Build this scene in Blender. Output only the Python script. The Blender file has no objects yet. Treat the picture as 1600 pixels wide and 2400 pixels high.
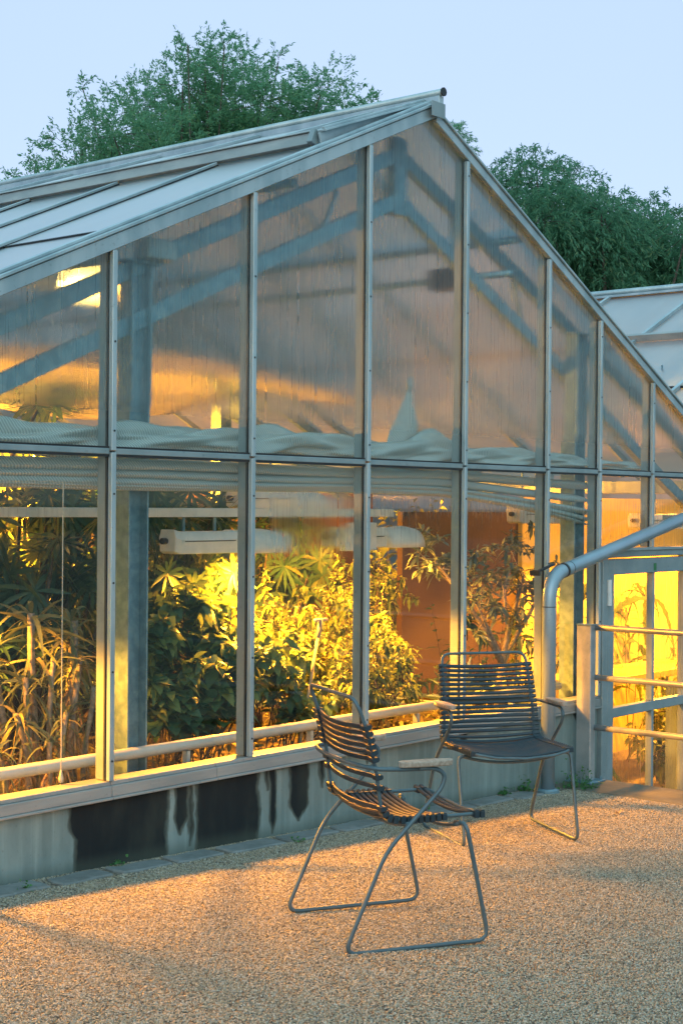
import bpy, math, random
import numpy as np
from mathutils import Vector, Matrix
R = math.radians
random.seed(7); rng = np.random.default_rng(7)
scn = bpy.context.scene
col = scn.collection

# ------------------------------------------------------------------ camera
cam_d = bpy.data.cameras.new("camera"); cam = bpy.data.objects.new("camera", cam_d); col.objects.link(cam)
cam_d.sensor_fit = 'VERTICAL'; cam_d.sensor_height = 36; cam_d.lens = 3577.46 / 2400 * 36; cam_d.clip_end = 2000
_yaw, _pit, _rol = -0.871617, -0.004672, 0.008151
_cy, _sy, _cp, _sp = math.cos(_yaw), math.sin(_yaw), math.cos(_pit), math.sin(_pit)
_fw = Vector((-_sy*_cp, _cy*_cp, _sp)); _rt = Vector((_cy, _sy, 0)); _up = _rt.cross(_fw)
_r2 = _rt*math.cos(_rol) + _up*math.sin(_rol); _u2 = _up*math.cos(_rol) - _rt*math.sin(_rol)
_m = Matrix((_r2, _u2, -_fw)).transposed().to_4x4(); _m.translation = Vector((-4.122826, -4.684627, 1.47))
cam.matrix_world = _m
scn.camera = cam

# ------------------------------------------------------------------ sky, sun, exposure
SUN_EL, SUN_ROT = 18.0, -128.0
SKY_GAIN = 1.0
w = bpy.data.worlds.new("World"); scn.world = w; w.use_nodes = True
nt = w.node_tree; nt.nodes.clear()
o_ = nt.nodes.new('ShaderNodeOutputWorld')
sky = nt.nodes.new('ShaderNodeTexSky'); sky.sky_type = 'NISHITA'; sky.sun_disc = False
sky.sun_elevation = R(SUN_EL); sky.sun_rotation = R(SUN_ROT)
b1 = nt.nodes.new('ShaderNodeBackground'); b1.inputs[1].default_value = 0.05
nt.links.new(sky.outputs[0], b1.inputs[0])
tc = nt.nodes.new('ShaderNodeTexCoord'); sx = nt.nodes.new('ShaderNodeSeparateXYZ'); nt.links.new(tc.outputs['Generated'], sx.inputs[0])
ns = nt.nodes.new('ShaderNodeTexNoise'); ns.inputs['Scale'].default_value = 1.6; ns.inputs['Detail'].default_value = 3
nt.links.new(tc.outputs['Generated'], ns.inputs['Vector'])
ma = nt.nodes.new('ShaderNodeMath'); ma.operation = 'MULTIPLY_ADD'; ma.inputs[1].default_value = 0.14; nt.links.new(ns.outputs[0], ma.inputs[0]); nt.links.new(sx.outputs[2], ma.inputs[2])
rp = nt.nodes.new('ShaderNodeValToRGB'); nt.links.new(ma.outputs[0], rp.inputs[0])
e = rp.color_ramp.elements
e[0].position = 0.0; e[0].color = (.44, .52, .74, 1)
e[1].position = 1.0; e[1].color = (.38, .76, .88, 1)
for p_, c_ in ((.16, (.355, .42, .63, 1)), (.42, (.40, .50, .685, 1)), (.62, (.40, .70, .84, 1))):
    q_ = e.new(p_); q_.color = c_
b2 = nt.nodes.new('ShaderNodeBackground'); b2.inputs[1].default_value = SKY_GAIN; mr = nt.nodes.new('ShaderNodeMapRange'); mr.interpolation_type = 'SMOOTHSTEP'; nt.links.new(sx.outputs[1], mr.inputs[0])
mr.inputs[1].default_value = -.75; mr.inputs[2].default_value = .15; mr.inputs[3].default_value = 1; mr.inputs[4].default_value = 0
mh = nt.nodes.new('ShaderNodeMapRange'); nt.links.new(sx.outputs[2], mh.inputs[0]); mh.inputs[1].default_value = .12; mh.inputs[2].default_value = .5; mh.inputs[3].default_value = 1; mh.inputs[4].default_value = 0
mm = nt.nodes.new('ShaderNodeMath'); mm.operation = 'MULTIPLY'; nt.links.new(mr.outputs[0], mm.inputs[0]); nt.links.new(mh.outputs[0], mm.inputs[1])
mx = nt.nodes.new('ShaderNodeMix'); mx.data_type = 'RGBA'; nt.links.new(mm.outputs[0], mx.inputs[0]); nt.links.new(rp.outputs[0], mx.inputs[6]); mx.inputs[7].default_value = (.15, .32, .39, 1)   # dusk side of the sky
nt.links.new(mx.outputs[2], b2.inputs[0])
ad = nt.nodes.new('ShaderNodeAddShader'); nt.links.new(b1.outputs[0], ad.inputs[0]); nt.links.new(b2.outputs[0], ad.inputs[1])
nt.links.new(ad.outputs[0], o_.inputs[0])

sun_d = bpy.data.lights.new("sun", 'SUN'); sun_d.energy = 0.75; sun_d.angle = R(70); sun_d.color = (.70, .95, 1)
sun = bpy.data.objects.new("sun", sun_d); col.objects.link(sun)
sun.rotation_euler = Vector((-math.sin(R(SUN_ROT))*math.cos(R(SUN_EL)), -math.cos(R(SUN_ROT))*math.cos(R(SUN_EL)), -math.sin(R(SUN_EL)))).to_track_quat('-Z', 'Y').to_euler()

scn.view_settings.view_transform = 'Standard'; scn.view_settings.look = 'None'; scn.view_settings.exposure = 0.22; scn.view_settings.gamma = 1
scn.render.engine = 'CYCLES'
cy = scn.cycles
cy.use_denoising = True; cy.denoiser = 'OPENIMAGEDENOISE'
cy.max_bounces = 12; cy.transparent_max_bounces = 32; cy.transmission_bounces = 8; cy.diffuse_bounces = 4; cy.glossy_bounces = 4
cy.sample_clamp_indirect = 5; cy.sample_clamp_direct = 0; cy.caustics_refractive = True; cy.caustics_reflective = False
cy.blur_glossy = 0.5

# ------------------------------------------------------------------ helpers
def tag(o, label=None, cat=None, group=None, kind=None):
    if label: o["label"] = label
    if cat: o["category"] = cat
    if group: o["group"] = group
    if kind: o["kind"] = kind
    return o
def thing(name, label, cat, loc=(0, 0, 0), rz=0, group=None):
    o = bpy.data.objects.new(name, None); col.objects.link(o)
    o.empty_display_size = .1; o.location = loc; o.rotation_euler = (0, 0, rz)
    return tag(o, label, cat, group)
class MB:
    def __init__(s): s.v = []; s.f = []
    def add(s, v, f):
        n = len(s.v); s.v += [tuple(map(float, q)) for q in v]; s.f += [tuple(int(i)+n for i in q) for q in f]; return s
    def box(s, x0, x1, y0, y1, z0, z1):
        return s.add([(x0,y0,z0),(x1,y0,z0),(x1,y1,z0),(x0,y1,z0),(x0,y0,z1),(x1,y0,z1),(x1,y1,z1),(x0,y1,z1)],
                     [(0,3,2,1),(4,5,6,7),(0,1,5,4),(1,2,6,5),(2,3,7,6),(3,0,4,7)])
    def bar(s, p0, p1, wd, ht, up=(0,0,1)):
        p0, p1, up = Vector(p0), Vector(p1), Vector(up); d = (p1-p0).normalized()
        sd = d.cross(up).normalized(); u = sd.cross(d)
        a = sd*wd/2; b = u*ht/2
        return s.add([p0-a-b, p0+a-b, p0+a+b, p0-a+b, p1-a-b, p1+a-b, p1+a+b, p1-a+b],
                     [(0,1,2,3),(7,6,5,4),(0,4,5,1),(1,5,6,2),(2,6,7,3),(3,7,4,0)])
    def tube(s, path, r, n=8, closed=False, cap=True):
        P = [Vector(p) for p in path]; m = len(P)
        rr = r if hasattr(r, '__len__') else [r]*m
        V = []; F = []; pu = None
        for i in range(m):
            a = P[(i-1) % m] if (closed or i) else P[0]; b = P[(i+1) % m] if (closed or i < m-1) else P[-1]
            t = (b-a).normalized()
            if pu is None:
                pu = Vector((0,0,1)) if abs(t.z) < .9 else Vector((1,0,0))
            u = (pu - t*pu.dot(t)).normalized(); pu = u; q = t.cross(u)
            for k in range(n):
                an = 2*math.pi*k/n; V.append(P[i]+(u*math.cos(an)+q*math.sin(an))*rr[i])
        for i in range(m if closed else m-1):
            j = (i+1) % m
            for k in range(n):
                F.append((i*n+k, i*n+(k+1) % n, j*n+(k+1) % n, j*n+k))
        if cap and not closed:
            F.append(tuple(range(n-1, -1, -1))); F.append(tuple((m-1)*n+k for k in range(n)))
        return s.add(V, F)
    def poly_y(s, pts, y0, y1):     # prism: polygon in xz extruded along y
        n = len(pts); V = [(x, y0, z) for x, z in pts]+[(x, y1, z) for x, z in pts]
        F = [tuple(range(n-1, -1, -1)), tuple(range(n, 2*n))]+[(i, (i+1) % n, (i+1) % n+n, i+n) for i in range(n)]
        F = [tuple(reversed(q)) for q in F]
        return s.add(V, F)
    def build(s, name, mat, parent=None, smooth=False, bevel=0):
        return mesh_obj(name, s.v, s.f, mat, parent, smooth, bevel)
def mesh_obj(name, v, f, mat, parent=None, smooth=False, bevel=0):
    me = bpy.data.meshes.new(name); me.from_pydata(v, [], f); me.update()
    if mat: me.materials.append(mat)
    if smooth: me.polygons.foreach_set('use_smooth', [True]*len(me.polygons))
    o = bpy.data.objects.new(name, me); col.objects.link(o)
    if parent: o.parent = parent
    if bevel:
        b = o.modifiers.new('bevel', 'BEVEL'); b.width = bevel; b.segments = 1; b.limit_method = 'ANGLE'
    return o
def np_obj(name, V, F, mat, parent=None, smooth=False):
    """V (n,3) array, F (m,4) int array"""
    me = bpy.data.meshes.new(name); V = np.asarray(V, np.float32); F = np.asarray(F, np.int32)
    me.vertices.add(len(V)); me.vertices.foreach_set('co', V.ravel())
    me.loops.add(F.size); me.loops.foreach_set('vertex_index', F.ravel())
    me.polygons.add(len(F)); me.polygons.foreach_set('loop_start', np.arange(0, F.size, F.shape[1], dtype=np.int32))
    me.update(calc_edges=True); me.validate()
    if smooth: me.polygons.foreach_set('use_smooth', [True]*len(me.polygons))
    if mat: me.materials.append(mat)
    o = bpy.data.objects.new(name, me); col.objects.link(o)
    if parent: o.parent = parent
    return o
def arc(pts, k=.35, n=6):
    """round the corners of a polyline: fillet length k (metres) each side"""
    P = [Vector(p) for p in pts]; out = [P[0]]
    for i in range(1, len(P)-1):
        a, b, c = P[i-1], P[i], P[i+1]; kk = k[i] if hasattr(k, '__len__') else k
        la = min(kk, (a-b).length*.48); lc = min(kk, (c-b).length*.48)
        p, q = b+(a-b).normalized()*la, b+(c-b).normalized()*lc
        for t in np.linspace(0, 1, n):
            out.append(p*(1-t)**2+b*2*t*(1-t)+q*t*t)
    out.append(P[-1]); return out

# ------------------------------------------------------------------ materials
class NT:
    def __init__(s, name):
        s.m = bpy.data.materials.new(name); s.m.use_nodes = True; s.t = s.m.node_tree; s.t.nodes.clear()
        s.out = s.t.nodes.new('ShaderNodeOutputMaterial')
    def n(s, typ, **k):
        q = s.t.nodes.new('ShaderNode'+typ)
        for a, b in k.items():
            if a.startswith('_'): q.inputs[a[1:].replace('_', ' ')].default_value = b
            else: setattr(q, a, b)
        return q
    def l(s, a, b): s.t.links.new(a, b)
    def math(s, op, a, b=None, c=None, clamp=False):
        q = s.n('Math', operation=op, use_clamp=clamp)
        for i, x in enumerate((a, b, c)):
            if x is None: continue
            if isinstance(x, (int, float)): q.inputs[i].default_value = x
            else: s.l(x, q.inputs[i])
        return q.outputs[0]
    def step(s, x, a, b):   # smoothstep a->b, works reversed
        q = s.n('MapRange', interpolation_type='SMOOTHSTEP'); s.l(x, q.inputs[0])
        q.inputs[1].default_value = a; q.inputs[2].default_value = b; q.inputs[3].default_value = 0; q.inputs[4].default_value = 1
        if a > b:
            q.inputs[1].default_value = b; q.inputs[2].default_value = a; q.inputs[3].default_value = 1; q.inputs[4].default_value = 0
        return q.outputs[0]
    def pos(s): return s.n('NewGeometry').outputs['Position']
    def noise(s, scale, vec=None, detail=4, rough=.55, dim=None):
        v = vec if vec is not None else s.pos()
        if hasattr(scale, '__len__'):
            mp = s.n('Mapping'); mp.inputs['Scale'].default_value = scale; s.l(v, mp.inputs[0]); v = mp.outputs[0]; sc = 1.0
        else: sc = scale
        q = s.n('TexNoise', _Scale=sc, _Detail=detail, _Roughness=rough); s.l(v, q.inputs['Vector']); return q.outputs[0]
    def ramp(s, x, stops):
        q = s.n('ValToRGB'); e = q.color_ramp.elements
        while len(e) < len(stops): e.new(.5)
        for el, (p, c) in zip(e, stops): el.position = p; el.color = (*c, 1)
        s.l(x, q.inputs[0]); return q.outputs[0]
    def mixc(s, f, a, b, blend='MIX'):
        q = s.n('Mix', data_type='RGBA', blend_type=blend)
        for i, x in ((0, f), (6, a), (7, b)):
            if isinstance(x, (int, float)): q.inputs[i].default_value = x
            elif isinstance(x, tuple): q.inputs[i].default_value = (*x, 1)
            else: s.l(x, q.inputs[i])
        return q.outputs[2]
    def bump(s, h, strength=.3, dist=.01):
        q = s.n('Bump'); q.inputs['Strength'].default_value = strength; q.inputs['Distance'].default_value = dist
        s.l(h, q.inputs['Height']); return q.outputs[0]
    def schlick(s, f0):      # reflectance of a thin pane, the same from both sides
        q = s.n('LayerWeight'); q.inputs['Blend'].default_value = .5
        return s.math('MULTIPLY_ADD', s.math('POWER', q.outputs['Facing'], 5.0), 1-f0, f0, clamp=True)
    def mix(s, f, a, b):
        q = s.n('MixShader')
        if isinstance(f, (int, float)): q.inputs[0].default_value = f
        else: s.l(f, q.inputs[0])
        s.l(a, q.inputs[1]); s.l(b, q.inputs[2]); return q.outputs[0]
    def bsdf(s, color=(.5,.5,.5), rough=.5, metal=0., normal=None, spec=.5):
        q = s.n('BsdfPrincipled')
        for k, x in (('Base Color', color), ('Roughness', rough), ('Metallic', metal), ('Specular IOR Level', spec)):
            if isinstance(x, tuple): q.inputs[k].default_value = (*x, 1)
            elif isinstance(x, (int, float)): q.inputs[k].default_value = x
            else: s.l(x, q.inputs[k])
        if normal is not None: s.l(normal, q.inputs['Normal'])
        return q
    def done(s, sh):
        s.l(sh.outputs[0] if hasattr(sh, 'outputs') else sh, s.out.inputs[0]); return s.m

def metal_mat(name, c0, c1, rough=(.3, .5), metal=.6, scale=9, stretch=(1, 1, 1), bump=.05):
    n = NT(name); p = n.noise(tuple(scale*q for q in stretch), detail=6); q = n.noise(scale*9, detail=3)
    c = n.mixc(n.step(p, .35, .65), c0, c1)
    dirt = n.step(q, .62, .74); c = n.mixc(n.math('MULTIPLY', dirt, .35), c, tuple(x*.45 for x in c0))
    r = n.math('MULTIPLY_ADD', p, rough[1]-rough[0], rough[0])
    return n.done(n.bsdf(c, r, metal, n.bump(q, bump, .002)))
M = {}
M['alu'] = metal_mat('aluminium', (.30, .395, .43), (.44, .53, .56), (.3, .5), .35, 7, (1, 1, .25))
M['alu_sill'] = metal_mat('aluminium_sill', (.27, .30, .30), (.36, .38, .37), (.4, .6), .25, 5, (.4, 1, 3))
M['galv'] = metal_mat('galvanised_steel', (.14, .25, .31), (.23, .36, .42), (.35, .55), .45, 22)
M['paint_frame'] = metal_mat('grey_painted_metal', (.21, .28, .30), (.27, .34, .36), (.4, .55), .1, 6)
M['pipe_grey'] = metal_mat('zinc_pipe', (.26, .36, .42), (.31, .41, .47), (.3, .42), .35, 5, (1, 1, .5))
M['rail_steel'] = metal_mat('rail_steel', (.34, .38, .40), (.44, .47, .48), (.3, .45), .5, 12)
M['lamp_white'] = metal_mat('lamp_white', (.62, .68, .68), (.76, .78, .76), (.35, .5), .0, 10)
M['black'] = metal_mat('black_rubber', (.012, .014, .016), (.02, .022, .024), (.4, .6), 0, 8)
M['chair_tube'] = metal_mat('powder_coated_tube', (.07, .115, .135), (.09, .14, .16), (.38, .5), .2, 20)
M['heat_pipe'] = metal_mat('heating_pipe_paint', (.42, .44, .42), (.50, .50, .47), (.4, .55), .1, 8)

def slat_mat():
    n = NT('slat_plastic'); p = n.noise(60, detail=3); q = n.noise(6)
    d = n.step(n.noise(170, detail=2), .60, .72)
    c = n.mixc(q, (.014, .030, .042), (.022, .042, .056)); c = n.mixc(n.math('MULTIPLY', d, .25), c, (.08, .09, .085))
    return n.done(n.bsdf(c, n.math('MULTIPLY_ADD', q, .15, .34), 0, n.bump(p, .06, .001)))
M['slat'] = slat_mat()
def wood_mat():
    n = NT('weathered_wood'); g = n.noise((14, 90, 90), n.n('TexCoord').outputs['Object'], 6); c = n.ramp(g, ((.3, (.24, .19, .15)), (.5, (.36, .30, .24)), (.7, (.46, .39, .32))))
    return n.done(n.bsdf(c, .62, 0, n.bump(g, .25, .002)))
M['wood'] = wood_mat()

def gravel_mat():
    n = NT('gravel'); P = n.pos()
    j = n.noise(30, P, 2); off = n.n('VectorMath', operation='SCALE'); off.inputs['Scale'].default_value = .012
    nz = n.n('TexNoise', _Scale=40., _Detail=2.); n.l(P, nz.inputs['Vector']); n.l(nz.outputs['Color'], off.inputs[0])
    av = n.n('VectorMath', operation='ADD'); n.l(P, av.inputs[0]); n.l(off.outputs[0], av.inputs[1])
    v1 = n.n('TexVoronoi', _Scale=84., _Randomness=1.0); n.l(av.outputs[0], v1.inputs['Vector'])
    v2 = n.n('TexVoronoi', _Scale=150., _Randomness=1.0); n.l(av.outputs[0], v2.inputs['Vector'])
    s1 = n.n('SeparateColor'); n.l(v1.outputs['Color'], s1.inputs[0]); s2 = n.n('SeparateColor'); n.l(v2.outputs['Color'], s2.inputs[0])
    pick = n.step(n.noise(45, P, 2), .45, .55)
    h1 = n.math('SUBTRACT', 1.0, n.math('MULTIPLY', v1.outputs['Distance'], 1.25), clamp=True); h2 = n.math('SUBTRACT', .8, n.math('MULTIPLY', v2.outputs['Distance'], 1.1), clamp=True)
    mixh = n.n('Mix', data_type='FLOAT'); n.l(pick, mixh.inputs[0]); n.l(h1, mixh.inputs[2]); n.l(h2, mixh.inputs[3]); h = mixh.outputs[0]
    mixr = n.n('Mix', data_type='FLOAT'); n.l(pick, mixr.inputs[0]); n.l(s1.outputs[0], mixr.inputs[2]); n.l(s2.outputs[0], mixr.inputs[3])
    c = n.ramp(mixr.outputs[0], ((0, (.08, .08, .07)), (.10, (.22, .19, .15)), (.32, (.38, .31, .22)), (.56, (.50, .42, .31)), (.78, (.42, .39, .34)), (.9, (.62, .57, .47)), (1, (.30, .20, .12))))
    gap = n.step(h, .12, .5); c = n.mixc(gap, (.07, .06, .047), c)
    big = n.step(n.noise(1.3, P, 4), .38, .66); c = n.mixc(n.math('MULTIPLY', big, .28), c, (.42, .34, .24))
    # damp greener edge where roof water drips, along the wall foot
    sep = n.n('SeparateXYZ'); n.l(P, sep.inputs[0])
    hh = n.math('ADD', h, n.math('MULTIPLY', n.noise(260, P, 2), .25))
    rough = n.math('MULTIPLY_ADD', mixr.outputs[0], .3, .5)
    return n.done(n.bsdf(c, rough, 0, n.bump(hh, 1.0, .010), .35))
M['gravel'] = gravel_mat()

def concrete_mat(name, stains=(), base=((.15, .21, .205), (.24, .315, .305))):
    n = NT(name); P = n.pos(); sep = n.n('SeparateXYZ'); n.l(P, sep.inputs[0]); X, Y, Z = sep.outputs
    a = n.noise((5, 5, 1.6), P, 7, .6); b = n.noise(70, P, 4); st = n.noise((26, 26, 1.1), P, 5)
    c = n.mixc(n.step(a, .3, .7), *base); c = n.mixc(n.math('MULTIPLY', n.step(st, .45, .75), .45), c, tuple(x*1.35 for x in base[1]))
    c = n.mixc(n.math('MULTIPLY', n.step(b, .58, .72), .3), c, (.10, .12, .115))
    mask = None; r = .75
    if stains:
        wob = n.math('MULTIPLY_ADD', n.noise((8, 8, 6), P, 3), .07, -.035)
        wob2 = n.math('MULTIPLY_ADD', n.noise((40, 40, 16), P, 3), .014, -.007)
        xx = n.math('ADD', n.math('ADD', X, wob), wob2)
        for x0, x1, zb in stains:
            mid, hw = (x0+x1)/2, (x1-x0)/2
            pass
            # a drip narrows towards its lower end
            tap = n.step(Z, zb-.005, zb+.09) if zb > -.5 else None
            d = n.math('ABSOLUTE', n.math('SUBTRACT', xx, mid))
            m = n.step(n.math('SUBTRACT', d, hw), .016, -.016) if tap is None else n.step(n.math('SUBTRACT', d, n.math('MULTIPLY', tap, hw)), .013, -.013)
            if tap is not None: m = n.math('MULTIPLY', m, n.step(Z, zb, zb+.01))
            mask = m if mask is None else n.math('MAXIMUM', mask, m)
        # damp line right under the sill
        top = n.step(n.math('ADD', Z, n.math('MULTIPLY', wob, 1.3)), .265, .295); mask = n.math('MAXIMUM', mask, n.math('MULTIPLY', top, .8))
        wet = n.mixc(n.step(n.noise((7, 7, 3), P, 6), .40, .75), (.006, .010, .013), (.024, .030, .026))
        rim = n.math('MULTIPLY', n.math('MULTIPLY', mask, n.math('SUBTRACT', 1.0, mask)), 2.2); c = n.mixc(n.math('MULTIPLY', mask, .97), c, wet); c = n.mixc(rim, c, (.055, .060, .040))
        r = .75
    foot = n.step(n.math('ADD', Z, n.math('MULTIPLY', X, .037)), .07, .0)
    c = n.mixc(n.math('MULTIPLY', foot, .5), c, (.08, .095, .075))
    return n.done(n.bsdf(c, r, 0, n.bump(n.math('ADD', a, n.math('MULTIPLY', b, .25)), .25, .004), .25))
STAINS = [(-.175, .325, -1), (.372, .452, .055), (.455, .475, .0), (.497, .885, -1), (.955, 1.003, -.03), (.925, .95, .17), (1.10, 1.222, .0), (1.305, 1.338, .13), (-.20, -.12, .10), (1.62, 1.70, .2), (2.43, 2.50, .18), (3.55, 3.66, .2)]
M['wall_conc'] = concrete_mat('stained_concrete', STAINS)
M['concrete'] = concrete_mat('plain_concrete')
M['slab'] = concrete_mat('mossy_slab', (), ((.14, .13, .10), (.24, .22, .18)))
M['stone'] = concrete_mat('edging_stone', (), ((.20, .22, .23), (.33, .35, .36)))
def simple_noise(name, c0, c1, scale=8, rough=.85, bump=.4, bd=.02, detail=6):
    n = NT(name); a = n.noise(scale, detail=detail); return n.done(n.bsdf(n.mixc(n.step(a, .35, .65), c0, c1), rough, 0, n.bump(a, bump, bd), .3))
M['soil'] = simple_noise('soil', (.02, .015, .01), (.06, .042, .028), 14)
M['lawn'] = simple_noise('lawn', (.03, .05, .02), (.06, .085, .035), 5)
M['bark'] = simple_noise('bark', (.05, .04, .03), (.12, .10, .08), 30, .9, .6)
M['pale_bark'] = simple_noise('pale_bark', (.20, .17, .13), (.36, .31, .25), 40, .8, .3, .005)
M['brown_panel'] = simple_noise('brown_panel', (.045, .024, .010), (.085, .046, .018), 1.2, .6, .1)
M['cream_wall'] = simple_noise('cream_film', (.50, .40, .09), (.64, .50, .13), 1.7, .5, .3, .02)
M['dead_leaf'] = simple_noise('dead_leaf', (.30, .18, .09), (.52, .34, .18), 25, .8, .2)
M['tile'] = simple_noise('floor_tile', (.16, .14, .12), (.24, .21, .18), 3, .7)

def leaf_mat(name, stops, trans=.3, rough=.42, spec=.4, tcol=(.16, .22, .04)):
    n = NT(name); g = n.n('NewGeometry'); c = n.ramp(g.outputs['Random Per Island'], stops)
    a = n.noise(35, g.outputs['Position'], 3); c = n.mixc(n.math('MULTIPLY', n.step(a, .4, .7), .35), c, tuple(x*.6 for x in stops[0][1]))
    p = n.bsdf(c, rough, 0, None, spec); t = n.n('BsdfTranslucent'); n.l(n.mixc(.5, c, tcol), t.inputs[0])
    return n.done(n.mix(trans, p.outputs[0], t.outputs[0]))
M['leaf_willow'] = leaf_mat('willow_leaf', ((0, (.07, .19, .10)), (.45, (.14, .34, .18)), (.8, (.21, .43, .22)), (1, (.30, .42, .17))), .6, .55, .3, (.30, .55, .34))
M['leaf_weep'] = leaf_mat('weeping_leaf', ((0, (.05, .15, .085)), (.5, (.105, .28, .155)), (.85, (.16, .36, .20)), (1, (.24, .33, .15))), .55, .55, .3, (.22, .44, .28))
M['leaf_dark'] = leaf_mat('dark_leaf', ((0, (.03, .085, .06)), (.5, (.05, .13, .085)), (1, (.11, .17, .08))), .25, .3)
M['leaf_strap'] = leaf_mat('strap_leaf', ((0, (.12, .16, .10)), (.6, (.20, .24, .13)), (1, (.32, .26, .10))), .3, .4)
M['leaf_shrub'] = leaf_mat('shrub_leaf', ((0, (.04, .12, .075)), (.55, (.09, .19, .09)), (1, (.22, .25, .06))), .3, .38)
M['leaf_nettle'] = leaf_mat('nettle_leaf', ((0, (.08, .15, .05)), (.55, (.16, .22, .05)), (1, (.30, .30, .06))), .35, .45)
M['leaf_rhodo'] = leaf_mat('grey_leaf', ((0, (.09, .14, .12)), (.55, (.17, .24, .21)), (1, (.27, .33, .28))), .12, .4)
M['leaf_fern'] = leaf_mat('fern_leaf', ((0, (.07, .13, .03)), (1, (.15, .20, .05))), .35, .5)
M['leaf_weed'] = leaf_mat('weed_leaf', ((0, (.04, .16, .05)), (1, (.09, .27, .08))), .3, .5)
M['leaf_cover'] = leaf_mat('cover_leaf', ((0, (.20, .16, .06)), (.5, (.22, .22, .07)), (1, (.40, .27, .10))), .3, .6)

def glass_mat(name, upper):
    n = NT(name); P = n.pos(); sep = n.n('SeparateXYZ'); n.l(P, sep.inputs[0]); X, Y, Z = sep.outputs
    streak = n.noise((75, 75, 5), P, 4, .6); fine = n.noise((330, 330, 120), P, 2, .6); big = n.noise((1.7, 1.7, 1.1), P, 3)
    if upper:
        amt = n.math('ADD', n.math('MULTIPLY_ADD', big, .9, .22), n.math('MULTIPLY', n.step(Z, 2.6, 1.75), .22))
    else:
        hi = n.math('MULTIPLY', n.math('MULTIPLY', n.step(Z, 1.05, 1.5), n.step(Z, 1.64, 1.50)), n.math('ADD', n.math('MULTIPLY_ADD', n.step(X, 1.5, 1.8), .16, .12), n.math('MULTIPLY', n.math('MULTIPLY', n.step(n.math('ADD', X, n.math('MULTIPLY', big, .3)), .98, 1.12), n.step(n.math('ADD', X, n.math('MULTIPLY', big, .3)), 1.72, 1.56)), .80)))
        doorish = n.math('MULTIPLY', n.step(X, 3.85, 3.95), .24)
        amt = n.math('ADD', n.math('MULTIPLY_ADD', big, .28, -.10), n.math('MAXIMUM', hi, doorish))
    rub = n.step(Z, 1.80, 1.92) if upper else n.step(Z, 1.56, 1.47)      # wiped clear where the cloth lies against it
    wet = n.math('MULTIPLY', n.step(n.math('ADD', n.math('MULTIPLY', streak, .75), amt), .52, 1.05), rub)
    wet = n.math('MULTIPLY', wet, n.math('MULTIPLY_ADD', n.step(n.noise((120, 120, 1.6), P, 3, .6), .56, .66), -.75, 1.0))      # clear rivulets
    run = n.step(n.noise((48, 48, 2.2), P, 3, .6), .50, .66); drop = n.step(n.noise((190, 190, 95), P, 2, .6), .50, .64)
    spark = n.math('MULTIPLY', n.math('MULTIPLY', drop, n.math('MULTIPLY_ADD', run, .8, .2)), rub)
    dots = n.math('MULTIPLY', n.step(fine, .56, .66), n.step(amt, .05, .9))
    hsum = n.math('ADD', fine, n.math('MULTIPLY', streak, .6))
    nb = n.bump(hsum, .45, .003)
    rf = n.n('BsdfRefraction'); rf.inputs['IOR'].default_value = 1.04; rf.inputs['Color'].default_value = (.86, .96, .95, 1)
    n.l(nb, rf.inputs['Normal']); rf.inputs['Roughness'].default_value = .42 if upper else .40
    tl = n.n('BsdfTranslucent'); tl.inputs[0].default_value = (.80, .86, .85, 1)
    df = n.n('BsdfDiffuse'); df.inputs[0].default_value = (.62, .72, .72, 1)
    veil = n.mix(.65, tl.outputs[0], df.outputs[0])
    wets = n.mix(n.math('MULTIPLY_ADD', n.math('MULTIPLY', spark, n.math('MULTIPLY_ADD', n.step(Z, 2.9, 1.9), .36, .12)) if upper else spark, 1.0 if upper else .48, .03), rf.outputs[0], veil)
    tr = n.n('BsdfTransparent'); tr.inputs[0].default_value = (.92, .965, .95, 1)
    body = n.mix(n.math('MULTIPLY', wet, .92 if upper else .82), tr.outputs[0], wets)
    # dust and dried drops
    dust = n.math('MULTIPLY', n.step(n.noise(95, P, 3, .7), .66, .78), .12)
    body = n.mix(dust, body, veil)
    fr = n.schlick(.075); gl = n.n('BsdfGlossy'); gl.inputs['Roughness'].default_value = .03; gl.inputs[0].default_value = (.95, .98, 1, 1)
    return n.done(n.mix(fr, body, gl.outputs[0]))
M['glass_up'] = glass_mat('condensed_glass', True)
M['glass_low'] = glass_mat('clear_glass', False)
def roof_mat():
    n = NT('roof_glass'); P = n.pos(); a = n.noise((1.5, 4, 1.5), P, 5); d = n.noise(40, P, 4)
    tl = n.n('BsdfTranslucent'); tl.inputs[0].default_value = (.14, .225, .245, 1)
    df = n.n('BsdfDiffuse'); n.l(n.mixc(n.step(a, .35, .7), (.42, .44, .52), (.56, .57, .64)), df.inputs[0])
    tr = n.n('BsdfTransparent'); tr.inputs[0].default_value = (.75, .9, .9, 1)
    body = n.mix(.11, n.mix(.42, tl.outputs[0], df.outputs[0]), tr.outputs[0])
    gl = n.n('BsdfGlossy'); gl.inputs['Roughness'].default_value = .3
    fr = n.schlick(.26)
    g2 = n.n('BsdfDiffuse'); g2.inputs[0].default_value = (.2, .22, .2, 1)
    body = n.mix(n.math('MULTIPLY', n.step(d, .64, .74), .25), body, g2.outputs[0])
    return n.done(n.mix(fr, body, gl.outputs[0]))
M['roof'] = roof_mat()
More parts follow.
